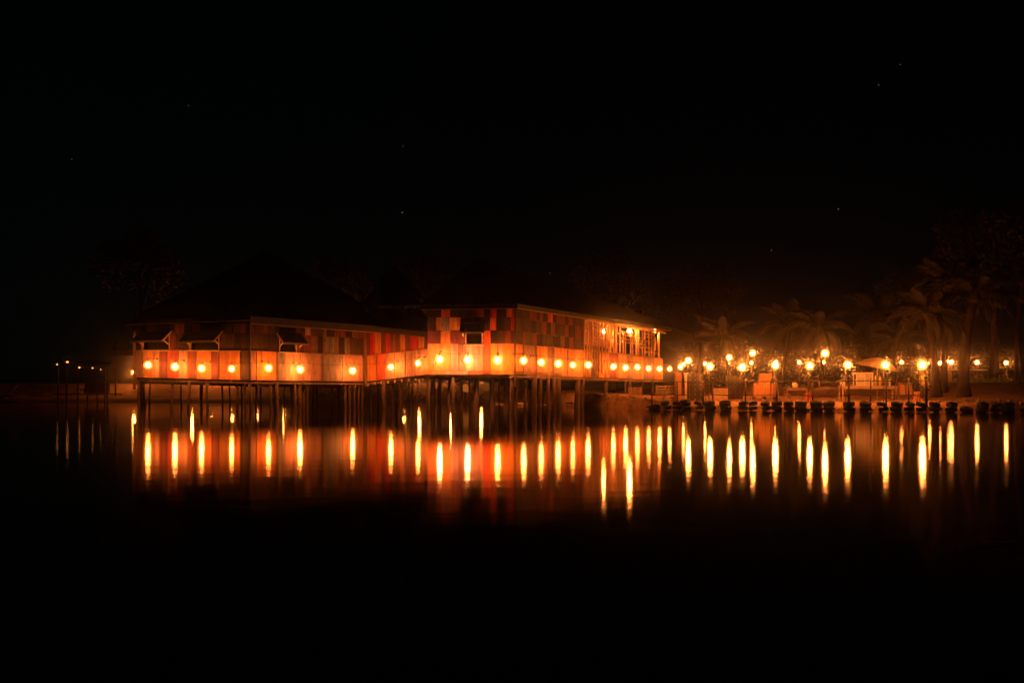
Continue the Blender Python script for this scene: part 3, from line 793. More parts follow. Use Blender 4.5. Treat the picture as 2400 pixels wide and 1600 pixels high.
# road lamps: the row in view on the right, and the rest behind the buildings, seen in the water
roadpx = [(1570,836,102),(1619,835,103),(1673,834,101),(1726,833,99),(1782,830,97.5),(1836,832,95.5),(1891,832,93.8),(2071,832,88),(2135,834,86),(2185,832,84.5),(2244,832,82),(2311,833,80)]
PB = {}
for i, (x, y, d) in enumerate(roadpx):
    q = at(x*S_, y*S_, d); gz = ground_z(q.x, q.y)
    t = thing('road_lamp', (q.x, q.y, gz), 'far road lamp on a slim post, %s in the line from the terrace' % ORD[i+1], 'lamp post', 'lamps along the far road')
    lz = q.z - gz
    bulb(BMf, t, (0,0,lz))
    mb = MB(); mb.tube([(0,0,-.3),(0,0,lz*.5),(0,0,lz-.12)], [.05,.04,.035], 8); mb.lathe([(.035,lz-.2),(.09,lz-.17),(.09,lz-.12)], (0,0,0), 10); o = build(mb, 'post', M['timber']); o.parent = t
for i, (px, py, d) in enumerate(((314,872,100),(450,874,104),(498,864,100),(545,876,103),(602,880,106),(666,886,112),(947,873,108),(983,880,112),(1016,872,108),(1056,876,108),(1128,886,112))):
    q = at(px, py, d); gz = ground_z(q.x, q.y)
    t = thing('road_lamp', (q.x, q.y, gz), 'lamp post hidden behind the stilt buildings, %s streak from left under the floors' % ORD[i+1], 'lamp post', 'lamps along the far road')
    lz = q.z - gz
    bulb(BM, t, (0,0,lz), 1.25)
    mb = MB(); mb.tube([(0,0,-.3),(0,0,lz-.12)], [.05,.035], 8); mb.lathe([(.035,lz-.2),(.09,lz-.17),(.09,lz-.12)], (0,0,0), 10); o = build(mb, 'post', M['timber']); o.parent = t
# short run of small bulbs left of the road lamps
t = thing('bulb_strip', at(2205, 851, 80), 'slanting strip of small bright bulbs near the palm trunks', 'light strip')
mb = MB(); a, b = at(2196, 852, 80), at(2221, 846, 80); mb.tube([a+Vector((0,0,.1)), b+Vector((0,0,.1))], .02, 6); build(mb, 'batten', M['metal'], t)
for k in range(7):
    mb = MB(); q = a.lerp(b, k/6); prof = [(max(.001, .085*math.cos(s)), .085*math.sin(s)) for s in [-1.57+.393*j for j in range(9)]]; mb.lathe(prof, q, 8); build(mb, 'bulb', M['bulb_dim'], t, True)
mb = MB(); mb.tube([b+Vector((.1,0,.1)), (b.x+.1, b.y, 1.6)], .04, 6); build(mb, 'post', M['timber'], t)

# ------------------------------------------------------------------ bank: tyres, fence
tm = MB(); prof = []
for k in range(11):
    a = 2*math.pi*k/10
    cx, cz = math.cos(a), math.sin(a)
    prof.append((.19 + .085*math.copysign(abs(cx)**.7, cx), .125*math.copysign(abs(cz)**.7, cz)))
tm.lathe(prof, (0,0,0), 20)
for k in range(20):                                        # tread blocks
    a = 2*math.pi*(k+.5)/20; Mr = Matrix.Rotation(a, 3, 'Z')
    tm.box(Mr @ Vector((.272,0,0)), (.02,.05,.17), Mr)
TY = tm.mesh('tyre', (0,0,0), False); TY.materials.append(M['rubber'])
x = 8.35; n = 0; stack = 0
while x < 27.5:
    y = shore_y(x) - .28 + rnd.uniform(-.06, .06)
    big = rnd.uniform(.78, 1.22); stack += 1
    for lv in range(2):
        if lv == 1 and rnd.random() < .22: continue
        s = big*rnd.uniform(.95, 1.05)
        o = inst(TY, 'tyre', None, (x + rnd.uniform(-.06,.06), y + lv*.06, .14 + lv*.255), (R(rnd.uniform(-14, 14)), R(rnd.uniform(-14, 14)), rnd.uniform(0, 6)), (s, s, s))
        tag(o, ('worn black tyre in the top course of the bank edging, %s from left' if lv else 'half sunk black tyre in the lower course of the bank edging, %s from left') % ORD[stack], 'tyre', 'tyres edging the bank')
        n += 1
    x += .56*big + rnd.choice((0, .03, .1, .22))
fence = thing('bank_fence', (16, 47, .5), 'dark two-rail fence with knobbed posts along the bank edge', 'fence')
fpx = [1528, 1588, 1648, 1671, 1747, 1820, 1905, 1990, 2040, 2077, 2130, 2171]
def fence_pt(px):
    k = (px-1200)/FPX; y = 48.0
    for _ in range(30): y = shore_y(k*y) + .35
    return k*y, y
prev = None
for i, p in enumerate(fpx):
    x, y = fence_pt(p); gz = ground_z(x, y); r = .07 if p in (1990, 2171, 1820) else .045
    lean = rnd.uniform(-.03, .03)
    mb = MB(); top = 1.72 + rnd.uniform(-.04, .08); mb.tube([(x,y,gz-.3),(x+lean,y,top)], [r*1.05, r*.95], 8); o = build(mb, 'post', M['rail'], fence, True)
    if p in (1990, 2171, 1671): mb = MB(); mb.lathe([(.001,-.1),(.07,-.08),(.10,0),(.07,.08),(.001,.1)], (x+lean,y,top+.06), 10); build(mb, 'knob', M['rail'], o, True)
    if prev:
        for z in (1.64, .87):
            mb = MB(); mid = Vector(((x+prev[0])/2, (y+prev[1])/2-.06, z-.02)); mb.tube([(prev[0],prev[1]-.06,z+rnd.uniform(-.02,.02)), mid, (x,y-.06,z+rnd.uniform(-.02,.02))], .028, 6); build(mb, 'rail', M['rail'], fence, True)
    prev = (x, y)

# ------------------------------------------------------------------ yard things
def on_ground(px, d): return Vector((X(px, d), d, ground_z(X(px, d), d)))
def pallet_parts(t, c, w, h, dep, mat, n=5, ax=Vector((1,0,0))):
    """An upright slatted pallet: boards across, three uprights behind."""
    up = Vector((0,0,1)); ay = Vector((-ax.y, ax.x, 0))
    for k in range(n):
        z = h*(k+.5)/n; mb = MB(); tl = rnd.uniform(-.015, .015)
        mb.bar(c - ax*w/2 + up*(z+tl), c + ax*w/2 + up*(z-tl), .03, h/n*.62); build(mb, 'slat', mat, t)
    for s in (-.44, 0, .44):
        mb = MB(); mb.bar(c + ax*w*s + ay*.06, c + ax*w*s + ay*.06 + up*h, .09, .08, ay); build(mb, 'upright', mat, t)
plist = [(1537+24, 50.9, 1.25, .98, 'pale slatted pallet standing beside the orange locker'), (1689, 52.5, .9, .78, 'pale slatted pallet between the two dark crate stacks')]
for px, d, w, h, lab in plist:
    c = on_ground(px, d); t = thing('pallet', c, lab, 'pallet', 'pallets on the bank'); pallet_parts(t, c, w, h, .1, M['pale_timber'], 6)
under = [(1045,84,1.3,.5,'low broken pallet left of the white sign'), (1143,76,1.5,1.1,'loose-boarded pallet just right of the white sign'), (1172,72,1.1,1.35,'bright slatted pallet under the hall front'), (1197,70,.9,1.2,'narrow bright pallet at the hall corner stilts'),
         (1224,69,.85,1.45,'tall slatted pallet below the receding hall side'), (1247,71,.8,1.2,'shaded slatted pallet behind the thick stilts'), (1268,70,1.2,1.3,'wide slatted pallet behind the paired stilts'), (1310,68,1.3,1.2,'slatted pallet at the end of the row under the hall'), (1340,67,1.0,.9,'leaning pallet before the thick terrace stilt'),
         (1488,58,.9,.6,'small slatted pallet under the terrace floor')]
for px, d, w, h, lab in under:
    c = on_ground(px, d); t = thing('pallet', c, lab, 'pallet', 'pallets under the hall'); pallet_parts(t, c, w, h, .1, M['pale_timber'], rnd.choice((4, 5, 6)), Vector((1, rnd.uniform(-.25, .25), 0)).normalized())
    
c = at(1091, 917, 72)
t = thing('white_sign', Vector((c.x, c.y, ground_z(c.x, c.y))), 'pale house-shaped board leaning among the stilts', 'board')
mb = MB(); pent = [(-.36,0),(.36,-.08),(.36,.42),(.06,.66),(-.36,.5)]
fr_ = [c + Vector((a, 0, b)) for a, b in pent]; bk_ = [p + Vector((0,.04,0)) for p in fr_]
mb.poly(fr_); mb.poly(bk_[::-1]); n0 = len(mb.v); mb.v += [tuple(p) for p in fr_+bk_]; mb.f += [(n0+i, n0+(i+1)%5, n0+5+(i+1)%5, n0+5+i)[::-1] for i in range(5)]
build(mb, 'panel', M['white'], t)
mb = MB(); mb.bar(c+Vector((-.2,.07,-.9)), c+Vector((-.2,.07,.4)), .07, .07, Vector((0,1,0))); mb.bar(c+Vector((.2,.07,-.9)), c+Vector((.2,.07,.4)), .07, .07, Vector((0,1,0))); build(mb, 'leg', M['timber'], t)
c = at(1094, 892, 76)
t = thing('white_sign', Vector((c.x, c.y, ground_z(c.x, c.y))), 'small tilted pale board above the house-shaped one', 'board')
mb = MB(); mb.box(c, (.55,.04,.24), Matrix.Rotation(R(25), 3, 'Y')); build(mb, 'panel', M['white'], t)
mb = MB(); mb.bar(c+Vector((0,.06,-1.4)), c+Vector((0,.06,.05)), .06, .06, Vector((0,1,0))); build(mb, 'post', M['timber'], t)

# orange locker and its post
c = on_ground(1591, 50.7)
t = thing('locker', c, 'tall narrow orange locker at the bank fence', 'locker')
w_, h_ = .36, Z(872, 50.7)-c.z
mb = MB(); mb.box(c+Vector((0,.2,h_/2+.05)), (w_,.4,h_-.1)); build(mb, 'body', M['carton'], t)
for k in range(5):
    mb = MB(); z = .1+(h_-.15)*(k+.5)/5; mb.box(c+Vector((0,-.012,z)), (w_-.05,.024,(h_-.15)/5-.035)); dr = build(mb, 'door', M['carton'], t)
    mb = MB(); mb.box(c+Vector((0,-.032,z-.02)), (.09,.014,.025)); build(mb, 'handle', M['print'], dr)
for s in (-1, 1):
    mb = MB(); mb.box(c+Vector((s*(w_/2-.04),.2,.0)), (.06,.3,.1)); build(mb, 'foot', M['metal'], t)
c = on_ground(1607, 50.6); mb = MB(); mb.bar(c-Vector((0,0,.2)), c+Vector((0,0,1.62)), .12, .12, Vector((0,1,0))); mb.bar(c+Vector((-.14,0,1.66)), c+Vector((.14,0,1.66)), .14, .08)
tag(build(mb, 'timber_post', M['pale_timber']), 'pale square timber post right of the orange locker', 'post')

# drink crates
def crate_mesh():
    mb = MB(); w, d, h = .31, .36, .27
    for zz in (-h/2+.02, h/2-.02): 
        mb.box((0,-d/2,zz), (w,.025,.05)); mb.box((0,d/2,zz), (w,.025,.05)); mb.box((-w/2,0,zz), (.025,d-.026,.05)); mb.box((w/2,0,zz), (.025,d-.026,.05))
    for sx in (-1, 1):
        for sy in (-1, 1): mb.box((sx*(w/2-.02), sy*(d/2-.02), 0), (.035,.035,h-.1))
    mb.box((0,-d/2+.025,0), (w-.08,.012,h-.1)); mb.box((0,d/2-.025,0), (w-.08,.012,h-.1))
    mb.box((-w/2+.025,0,0), (.012,d-.08,h-.1)); mb.box((w/2-.025,0,0), (.012,d-.08,h-.1)); mb.box((0,0,-h/2+.01), (w-.03,d-.03,.015))
    me = mb.mesh('crate'); me.materials.append(M['crate']); return me
def disc_mesh():
    mb = MB(); mb.lathe([(.001,0),(.032,0),(.032,.012)], (0,0,0), 12, Matrix.Rotation(R(-90), 3, 'X'))
    me = mb.mesh('emblem'); me.materials.append(M['emblem']); return me
CR, DI = crate_mesh(), disc_mesh()
def crate_stack(px, d, cols, rows, where):
    c = on_ground(px, d)
    for i in range(cols):
        for k in range(rows):
            lab = 'dark drink crate %s, column %s, %s up' % (where, ['one','two','three'][i], ORD[k+1])
            o = thing('drink_crate', c + Vector((i*.325, rnd.uniform(-.02,.02), .16 + k*.285)), lab, 'crate', 'dark drink crates', rnd.uniform(-.04, .04))
            inst(CR, 'body', o); inst(DI, 'emblem', o, (0,-.182,.0))
crate_stack(1615, 51.5, 3, 6, 'beside the timber post')
crate_stack(1709, 53.5, 3, 5, 'in the stack left of the cartons')

# cartons on a low platform
c = on_ground(1793, 51.5)
plat = thing('low_platform', c, 'low timber platform under the stacked cartons', 'platform')
for k in range(3): mb = MB(); mb.box(c+Vector((-.62+k*.62,0,.06)), (.1,.7,.2)); build(mb, 'bearer', M['timber'], plat)
for k in range(5): mb = MB(); mb.box(c+Vector((0,-.3+k*.15,.185)), (1.5,.12,.04)); build(mb, 'slat', M['timber'], plat)
cb = MB(); cb.box((0,0,0), (.30,.34,.26)); cbm = cb.mesh('carton_box'); cbm.materials.append(M['carton'])
hp = MB(); hp.box((0,-.171,.03), (.10,.006,.03)); hpm = hp.mesh('hand_hole'); hpm.materials.append(M['print'])
tp = MB(); tp.box((0,0,.131), (.05,.342,.004)); tpm = tp.mesh('tape'); tpm.materials.append(M['cloth'])
base = c + Vector((0,0,.205)); stacks = [(-.52,3),(-.20,4),(.12,4),(.50,3)]
names = ['leftmost', 'second', 'third', 'rightmost']
for i, (dx, nn) in enumerate(stacks):
    for k in range(nn):
        q = base + Vector((dx+rnd.uniform(-.015,.015), rnd.uniform(-.02,.02), .13+k*.263))
        o = thing('carton', q, 'orange-brown carton in the %s pile of cartons, %s from the bottom' % (names[i], ORD[k+1]), 'carton', 'cartons on the low platform', rnd.uniform(-.05, .05))
        inst(cbm, 'body', o); inst(hpm, 'hand_hole', o); inst(tpm, 'tape', o)
for i, dx in enumerate((-.13, .20)):
    q = base + Vector((dx, 0, .13+4*.263+.002))
    o = thing('carton', q, ['left','right'][i] + ' one of the two larger cartons topping the pile', 'carton', 'cartons on the low platform', rnd.uniform(-.04,.04))
    inst(cbm, 'body', o, (0,0,.02), (0,0,0), (1.06,1,1.25)); inst(hpm, 'hand_hole', o, (0,0,.04)); inst(tpm, 'tape', o, (0,0,.055))

# tables, bench seats
def table(px, d, w, dep, h, mat, label, legs=4):
    c = on_ground(px, d); t = thing('table', c, label, 'table')
    for k in range(4):
        mb = MB(); mb.box(c+Vector((0, -dep/2+dep*(k+.5)/4, h)), (w, dep/4-.012, .045)); build(mb, 'plank', mat, t)
    for sx in (-1, 1):
        for sy in (-1, 1):
            mb = MB(); mb.bar(c+Vector((sx*(w/2-.08), sy*(dep/2-.08), -.15)), c+Vector((sx*(w/2-.08), sy*(dep/2-.08), h-.03)), .07, .07, Vector((0,1,0))); build(mb, 'leg', mat, t)
    mb = MB(); mb.box(c+Vector((0,-dep/2+.05,h-.09)), (w-.1,.03,.12)); mb.box(c+Vector((0,dep/2-.05,h-.09)), (w-.1,.03,.12)); build(mb, 'apron', mat, t)
    return c
ct = table(1864, 50.5, 1.3, .7, .74, M['timber'], 'dark plank table behind the fence, right of the cartons')
# bundle, bags on the dark table
def blob(name, c, r, mat, label, cat, seed=1):
    rr = random.Random(seed); mb = MB(); prof_n = 7; base = 0; n = 12
    for i in range(prof_n):
        a = -math.pi/2*.75 + (math.pi*.875)*i/(prof_n-1)
        for k in range(n):
            b = 2*math.pi*k/n; q = 1+rr.uniform(-.13,.13)
            mb.v.append((c.x+r[0]*math.cos(a)*math.cos(b)*q, c.y+r[1]*math.cos(a)*math.sin(b)*q, c.z+r[2]*(math.sin(a)*q+.75)))
    for i in range(prof_n-1):
        for k in range(n): mb.f.append((i*n+k, i*n+(k+1)%n, (i+1)*n+(k+1)%n, (i+1)*n+k))
    mb.f.append(tuple(range(n))[::-1]); mb.f.append(tuple((prof_n-1)*n+k for k in range(n)))
    return tag(build(mb, name, mat, None, True), label, cat)
ctop = ct + Vector((0,0,.765))
blob('cloth_bundle', ctop+Vector((-.02,0,0)), (.17,.15,.18), M['cloth'], 'pale rounded cloth bundle on the dark plank table', 'bundle', 3)
blob('bag', ctop+Vector((-.42,.02,0)), (.2,.15,.15), M['trousers'], 'dark slumped bag at the left end of the plank table', 'bag', 4)
blob('bag', ctop+Vector((.42,.02,0)), (.22,.15,.13), M['trousers'], 'dark slumped bag at the right end of the plank table', 'bag', 5)
def stool(px, d, mat, label, h=.45):
    c = on_ground(px, d); t = thing('stool', c, label, 'stool')
    mb = MB(); mb.lathe([(.001,h),(.17,h),(.18,h-.02),(.17,h-.05),(.001,h-.05)], c, 14); build(mb, 'seat', mat, t)
    for k in range(4):
        a = .785+k*1.571; mb = MB(); mb.tube([c+Vector((.12*math.cos(a),.12*math.sin(a),h-.04)), c+Vector((.2*math.cos(a),.2*math.sin(a),-.04))], [.025,.03], 6); build(mb, 'leg', mat, t)
red = surf('red_plastic', (.42,.06,.03), .4, .15, 4, (1,1,1), 0.0, .4)
stool(1847, 49.2, M['timber'], 'dark round stool in front of the plank table')
stool(1893, 49.2, red, 'red plastic stool right of the plank table')
# upturned boat hull behind the fence
c = on_ground(1936, 54)
t = thing('rowing_boat', c, 'dark upturned rowing boat lying behind the fence', 'boat')
mb = MB(); N = 16; Kk = 8
for i in range(N+1):
    s = i/N*2-1; wd = .55*(1-abs(s)**2.6)+.01; ht = .62*(1-abs(s)**3)*1.0+.06
    for k in range(Kk+1):
        a = math.pi*k/Kk; mb.v.append((c.x+s*1.45, c.y-wd*math.cos(a), c.z+ht*math.sin(a)**.7-.02))
for i in range(N):
    for k in range(Kk): q = i*(Kk+1)+k; mb.f.append((q, q+1, q+Kk+2, q+Kk+1))
build(mb, 'hull', M['timber'], t, True)
mb = MB(); mb.tube([(c.x-1.4,c.y,c.z+.1),(c.x-.9,c.y,c.z+.62),(c.x,c.y,c.z+.69),(c.x+.9,c.y,c.z+.62),(c.x+1.4,c.y,c.z+.1)], .03, 6); build(mb, 'keel', M['timber'], t)
mb = MB(); mb.tube([at(1916, 893, 55.5), at(1985, 894, 55.5)], .035, 6); mb.bar(at(1920, 893, 55.5), on_ground(1920, 55.5), .06, .06, Vector((0,1,0))); mb.bar(at(1982, 893, 55.5), on_ground(1982, 55.5), .06, .06, Vector((0,1,0)))
tag(build(mb, 'drying_bar', M['pale_timber']), 'pale horizontal bar on two posts above the boat', 'rack')

# counter, cabinet, umbrella
ck = table(2034, 50.2, 3.3, .7, .72, M['pale_timber'], 'long pale serving counter under the tilted umbrella')
ctop = ck + Vector((0,0,.745))
t = thing('glass_cabinet', ctop+Vector((-.28,0,0)), 'pale framed glass food cabinet on the serving counter', 'cabinet')
w_, h_, d_ = .95, .74, .45; o_ = ctop+Vector((-.28,0,.003))
mb = MB()
for sx in (-1, 0, 1):
    for sy in (-1, 1): mb.box(o_+Vector((sx*w_/2, sy*d_/2, h_/2)), (.05,.05,h_))
for z in (.025, h_*.42, h_-.02):
    for sy in (-1, 1):
        for sx in (-.5, .5): mb.box(o_+Vector((sx*w_/2, sy*d_/2, z)), (w_/2-.052,.046,.05))
for sx in (-1, 0, 1): mb.box(o_+Vector((sx*w_/2,0,h_-.02)), (.046,d_-.048,.05))
build(mb, 'frame', M['white'], t)
mb = MB(); mb.box(o_+Vector((0,0,h_+.03)), (w_+.1,d_+.1,.04)); build(mb, 'top', M['white'], t)
mb = MB(); mb.box(o_+Vector((0,0,h_*.42)), (w_-.06,d_-.06,.02)); build(mb, 'shelf', M['pale_timber'], t)
for sx in (-.5, .5):
    for zz, hh in ((h_*.21, h_*.3), (h_*.7, h_*.44)): mb = MB(); mb.box(o_+Vector((sx*w_/2,-d_/2+.002,zz)), (w_/2-.06,.008,hh)); build(mb, 'pane', M['glass'], t)
blob('cloth_bundle', ctop+Vector((-1.46,0,0)), (.17,.14,.14), M['white'], 'small white heap on the left end of the serving counter', 'bundle', 8)
for i, (dx, hh, rr, lab) in enumerate(((.45,.62,.05,'tall pale container beside the glass cabinet'), (.72,.55,.09,'wide pale container in the middle of the counter'), (1.28,.4,.06,'pale jar near the right end of the counter'))):
    mb = MB(); q = ctop+Vector((dx,0,.002)); mb.lathe([(.001,0),(rr,0),(rr,hh*.8),(rr*.7,hh*.88),(rr*.7,hh),(.001,hh)], q, 14); tag(build(mb, 'container', M['white'] if i != 1 else M['canvas'], None, True), lab, 'container')
mb = MB(); q = ctop+Vector((1.0,-.05,.003)); mb.lathe([(.001,0),(.08,0),(.2,.13),(.19,.13),(.07,.015),(.001,.015)], q, 16); tag(build(mb, 'bowl', M['metal'], None, True), 'shallow dark bowl on the serving counter', 'bowl')
uc = at(2056, 858, 50.6)
t = thing('umbrella', Vector((uc.x, uc.y, ground_z(uc.x, uc.y))), 'large tilted yellow canvas umbrella over the serving counter', 'umbrella')
Mu = Matrix.Rotation(R(11), 3, 'Y') @ Matrix.Rotation(R(6), 3, 'X')
nb = 8; canopy = None
ringr = [.02, .45, .9, 1.28]; ringz = [.52, .42, .22, -.06]
for k in range(nb):
    mb = MB(); a0 = 2*math.pi*k/nb; 
    for lay in (0, .012):
        for r_, z_ in zip(ringr, ringz):
            for j in range(5):
                a = a0 + 2*math.pi/nb*j/4; sagf = math.sin(math.pi*j/4)*.05*r_
                mb.v.append(tuple(uc + Mu @ Vector(((r_-sagf)*math.cos(a), (r_-sagf)*math.sin(a), z_-sagf*.6-lay))))
    for i in range(3):
        for j in range(4):
            q = i*5+j; mb.f.append((q, q+1, q+6, q+5)); mb.f.append((q+20, q+25, q+26, q+21))
    p_ = build(mb, 'canopy_panel', M['canvas'], t, True)
    mb = MB(); mb.tube([uc + Mu @ Vector((0,0,.48)), uc + Mu @ Vector((.9*math.cos(a0), .9*math.sin(a0), .17)), uc + Mu @ Vector((1.27*math.cos(a0), 1.27*math.sin(a0), -.1))], .012, 5); build(mb, 'rib', M['metal'], t)
mb = MB(); mb.tube([(uc.x,uc.y,ground_z(uc.x,uc.y)-.1),(uc.x,uc.y,uc.z-.3), uc + Mu @ Vector((0,0,.56))], .025, 8); build(mb, 'pole', M['pale_timber'], t)
mb = MB(); mb.lathe([(.001,.58),(.04,.57),(.03,.5)], uc, 8, Mu); build(mb, 'finial', M['metal'], t)

# folding A-board right of the counter
c = on_ground(2124, 49.3)
t = thing('folding_board', c, 'wooden folding board with two orange panels right of the counter', 'board')
mb = MB()
for dx in (-.38, 0.02, .4): mb.bar(c+Vector((dx,0,-.05)), c+Vector((dx*.92,.16,.98)), .06, .06, Vector((0,1,0)))
mb.bar(c+Vector((-.42,.15,.93)), c+Vector((.42,.15,.93)), .07, .08); mb.bar(c+Vector((-.38,.03,.22)), c+Vector((.38,.03,.22)), .05, .06); build(mb, 'frame', M['timber'], t)
for dx in (-.19, .21): mb = MB(); mb.hexa([c+Vector((dx-.15,.03,.28)), c+Vector((dx+.15,.03,.28)), c+Vector((dx+.15,.06,.28)), c+Vector((dx-.15,.06,.28)), c+Vector((dx-.14,.12,.86)), c+Vector((dx+.14,.12,.86)), c+Vector((dx+.14,.15,.86)), c+Vector((dx-.14,.15,.86))]); build(mb, 'panel', M['carton'], t)
mb = MB()
for dx in (-.36, .36): mb = MB(); mb.bar(c+Vector((dx,.55,-.05)), c+Vector((dx*.92,.18,.95)), .05, .05, Vector((0,1,0))); build(mb, 'rear_leg', M['timber'], t)
pass
stool(2150, 46.6, PAL['O'], 'orange stool beside the person at the fence end', .52)

# ------------------------------------------------------------------ person (standing, lime shirt)
def skin_body(name, joints, edges, mat, parent, root=0, levels=2, mats=None):
    me = bpy.data.meshes.new(name); off = ROOT_LOC[root_of(parent).name]
    me.from_pydata([tuple(Vector(j[0]) - off) for j in joints], edges, [])
    o = bpy.data.objects.new(name, me); col.objects.link(o); o.parent = parent
    sk = o.modifiers.new('skin', 'SKIN'); sk.use_smooth_shade = True
    for i, j in enumerate(joints):
        sv = me.skin_vertices[0].data[i]; r_ = j[1]; sv.radius = (r_, r_) if not isinstance(r_, tuple) else r_
        sv.use_root = (i == root)
    ss = o.modifiers.new('sub', 'SUBSURF'); ss.levels = levels; ss.render_levels = levels
    me.materials.append(mat)
    return o
pc_ = on_ground(2166, 47.2)
person = thing('person', pc_, 'person in a lime green shirt standing behind the end of the fence', 'person')
p = lambda x, y, z: pc_ + Vector((x, y, z))
J = [(p(0,0,.88), .135), (p(-.01,.0,1.08), .125), (p(-.03,-.01,1.3), .15), (p(-.04,-.02,1.42), .06), (p(-.07,-.03,1.5), .055),            # pelvis, waist, chest, neck
     (p(-.20,-.02,1.36), .058), (p(-.27,-.06,1.12), .045), (p(-.34,-.24,1.0), .036), (p(-.36,-.31,.98), .032),                             # far arm reaching to the left
     (p(.14,.0,1.36), .058), (p(.19,.02,1.1), .045), (p(.16,-.12,.9), .036), (p(.15,-.16,.84), .032),
     (p(-.09,0,.8), .09), (p(-.11,-.03,.47), .062), (p(-.11,.02,.1), .042), (p(-.11,-.09,.03), .035),
     (p(.09,0,.8), .09), (p(.11,-.02,.47), .062), (p(.12,.04,.1), .042), (p(.12,-.07,.03), .035),
     (p(-.08,-.04,1.56), .085), (p(-.085,-.05,1.64), .088), (p(-.08,-.04,1.70), .07)]
Ed = [(0,1),(1,2),(2,3),(3,4),(2,5),(5,6),(6,7),(7,8),(2,9),(9,10),(10,11),(11,12),(0,13),(13,14),(14,15),(15,16),(0,17),(17,18),(18,19),(19,20),(4,21),(21,22),(22,23)]
body = skin_body('body', J, Ed, M['skin'], person)
Js = [(p(0,0,.86), .15), (p(-.01,0,1.08), .142), (p(-.03,-.01,1.3), .168), (p(-.035,-.015,1.39), .09), (p(-.20,-.02,1.36), .072), (p(-.25,-.05,1.18), .062), (p(.14,0,1.36), .072), (p(.175,.015,1.18), .062)]
skin_body('shirt', Js, [(0,1),(1,2),(2,3),(2,4),(4,5),(2,6),(6,7)], M['shirt'], person)
Jt = [(p(0,0,.9), .146), (p(-.09,0,.78), .105), (p(-.11,-.03,.47), .078), (p(-.11,.02,.09), .062), (p(.09,0,.78), .105), (p(.11,-.02,.47), .078), (p(.12,.04,.09), .062)]
skin_body('trousers', Jt, [(0,1),(1,2),(2,3),(0,4),(4,5),(5,6)], M['trousers'], person)
mb = MB(); hc = p(-.075,-.02,1.66)
for i in range(6):
    a = -.15 + 1.72*i/5
    for k in range(12):
        b = 2*math.pi*k/12; front = .82 if math.sin(b) < -.5 and i < 2 else 1.0
        mb.v.append((hc.x+.108*math.cos(a)*math.cos(b)*front, hc.y+.012+.112*math.cos(a)*math.sin(b)*front, hc.z+.115*math.sin(a)))
for i in range(5):
    for k in range(12): mb.f.append((i*12+k, i*12+(k+1)%12, (i+1)*12+(k+1)%12, (i+1)*12+k))
build(mb, 'hair', M['hair'], person, True)
for hx, hy, hz, s in ((-.365,-.34,.975,-1), (.147,-.175,.81,1)):     # hands: palm, four fingers, thumb
    hj = [(p(hx,hy,hz), .03), (p(hx-.005,hy-.03,hz-.02), .03)]; he = [(0,1)]
    for k in range(4):
        n = len(hj); ox = (k-1.5)*.02; ln = (.9,1.0,.95,.75)[k]
        hj += [(p(hx+ox,hy-.055,hz-.035), .011), (p(hx+ox,hy-.075*ln-.01,hz-.06), .009), (p(hx+ox,hy-.075*ln,hz-.085*ln), .008)]; he += [(1,n),(n,n+1),(n+1,n+2)]
    n = len(hj); hj += [(p(hx+s*-.035,hy-.02,hz-.015), .012), (p(hx+s*-.05,hy-.045,hz-.04), .009)]; he += [(0,n),(n,n+1)]
    skin_body('hand', hj, he, M['skin'], person, 0, 1)

# ------------------------------------------------------------------ road side: hedge, benches
c = at(2260, 893, 85)
h = MB()
for i in range(2600):
    px = rnd.uniform(2180, 2420); d = road_y(px) + .8 + rnd.uniform(-.4, .4)
    z = 1.8 + rnd.uniform(0, .55); q = Vector((X(px, d), d, z)); s = rnd.uniform(.05, .12)
    a, b = Vector((rnd.uniform(-1,1), rnd.uniform(-1,1), rnd.uniform(-1,1))).normalized()*s, Vector((rnd.uniform(-1,1), rnd.uniform(-1,1), rnd.uniform(-1,1))).normalized()*s
    h.poly([q-a, q+b*.6, q+a, q-b*.6])
tag(build(h, 'hedge', M['hedge']), 'low clipped hedge along the far side of the road', 'hedge')
for i, (px, lab) in enumerate(((2238, 'pale-topped shelter table left of the thick palm trunk'), (2293, 'pale-topped shelter table right of the thick palm trunk'))):
    d = 76; c = on_ground(px, d); t = thing('shelter', c, lab, 'shelter'); z = Z(866.5, d)
    mb = MB(); mb.box((c.x, c.y, z), (1.05, .9, .06)); build(mb, 'top', M['white'], t)
    for sx in (-1, 1): mb = MB(); mb.bar((c.x+sx*.42, c.y, c.z-.1), (c.x+sx*.42, c.y, z-.03), .07, .07, Vector((0,1,0))); build(mb, 'post', M['timber'], t)
for i, (px, py, d, lab) in enumerate(((2340,918,62,'lone pale pebble on the sloping bank'), (2378,924,60,'pale scrap of litter low on the slope'))):
    q = on_ground(px, d)
    blob('litter', q, (.07,.06,.05), M['white'], lab, 'litter', 20+i)

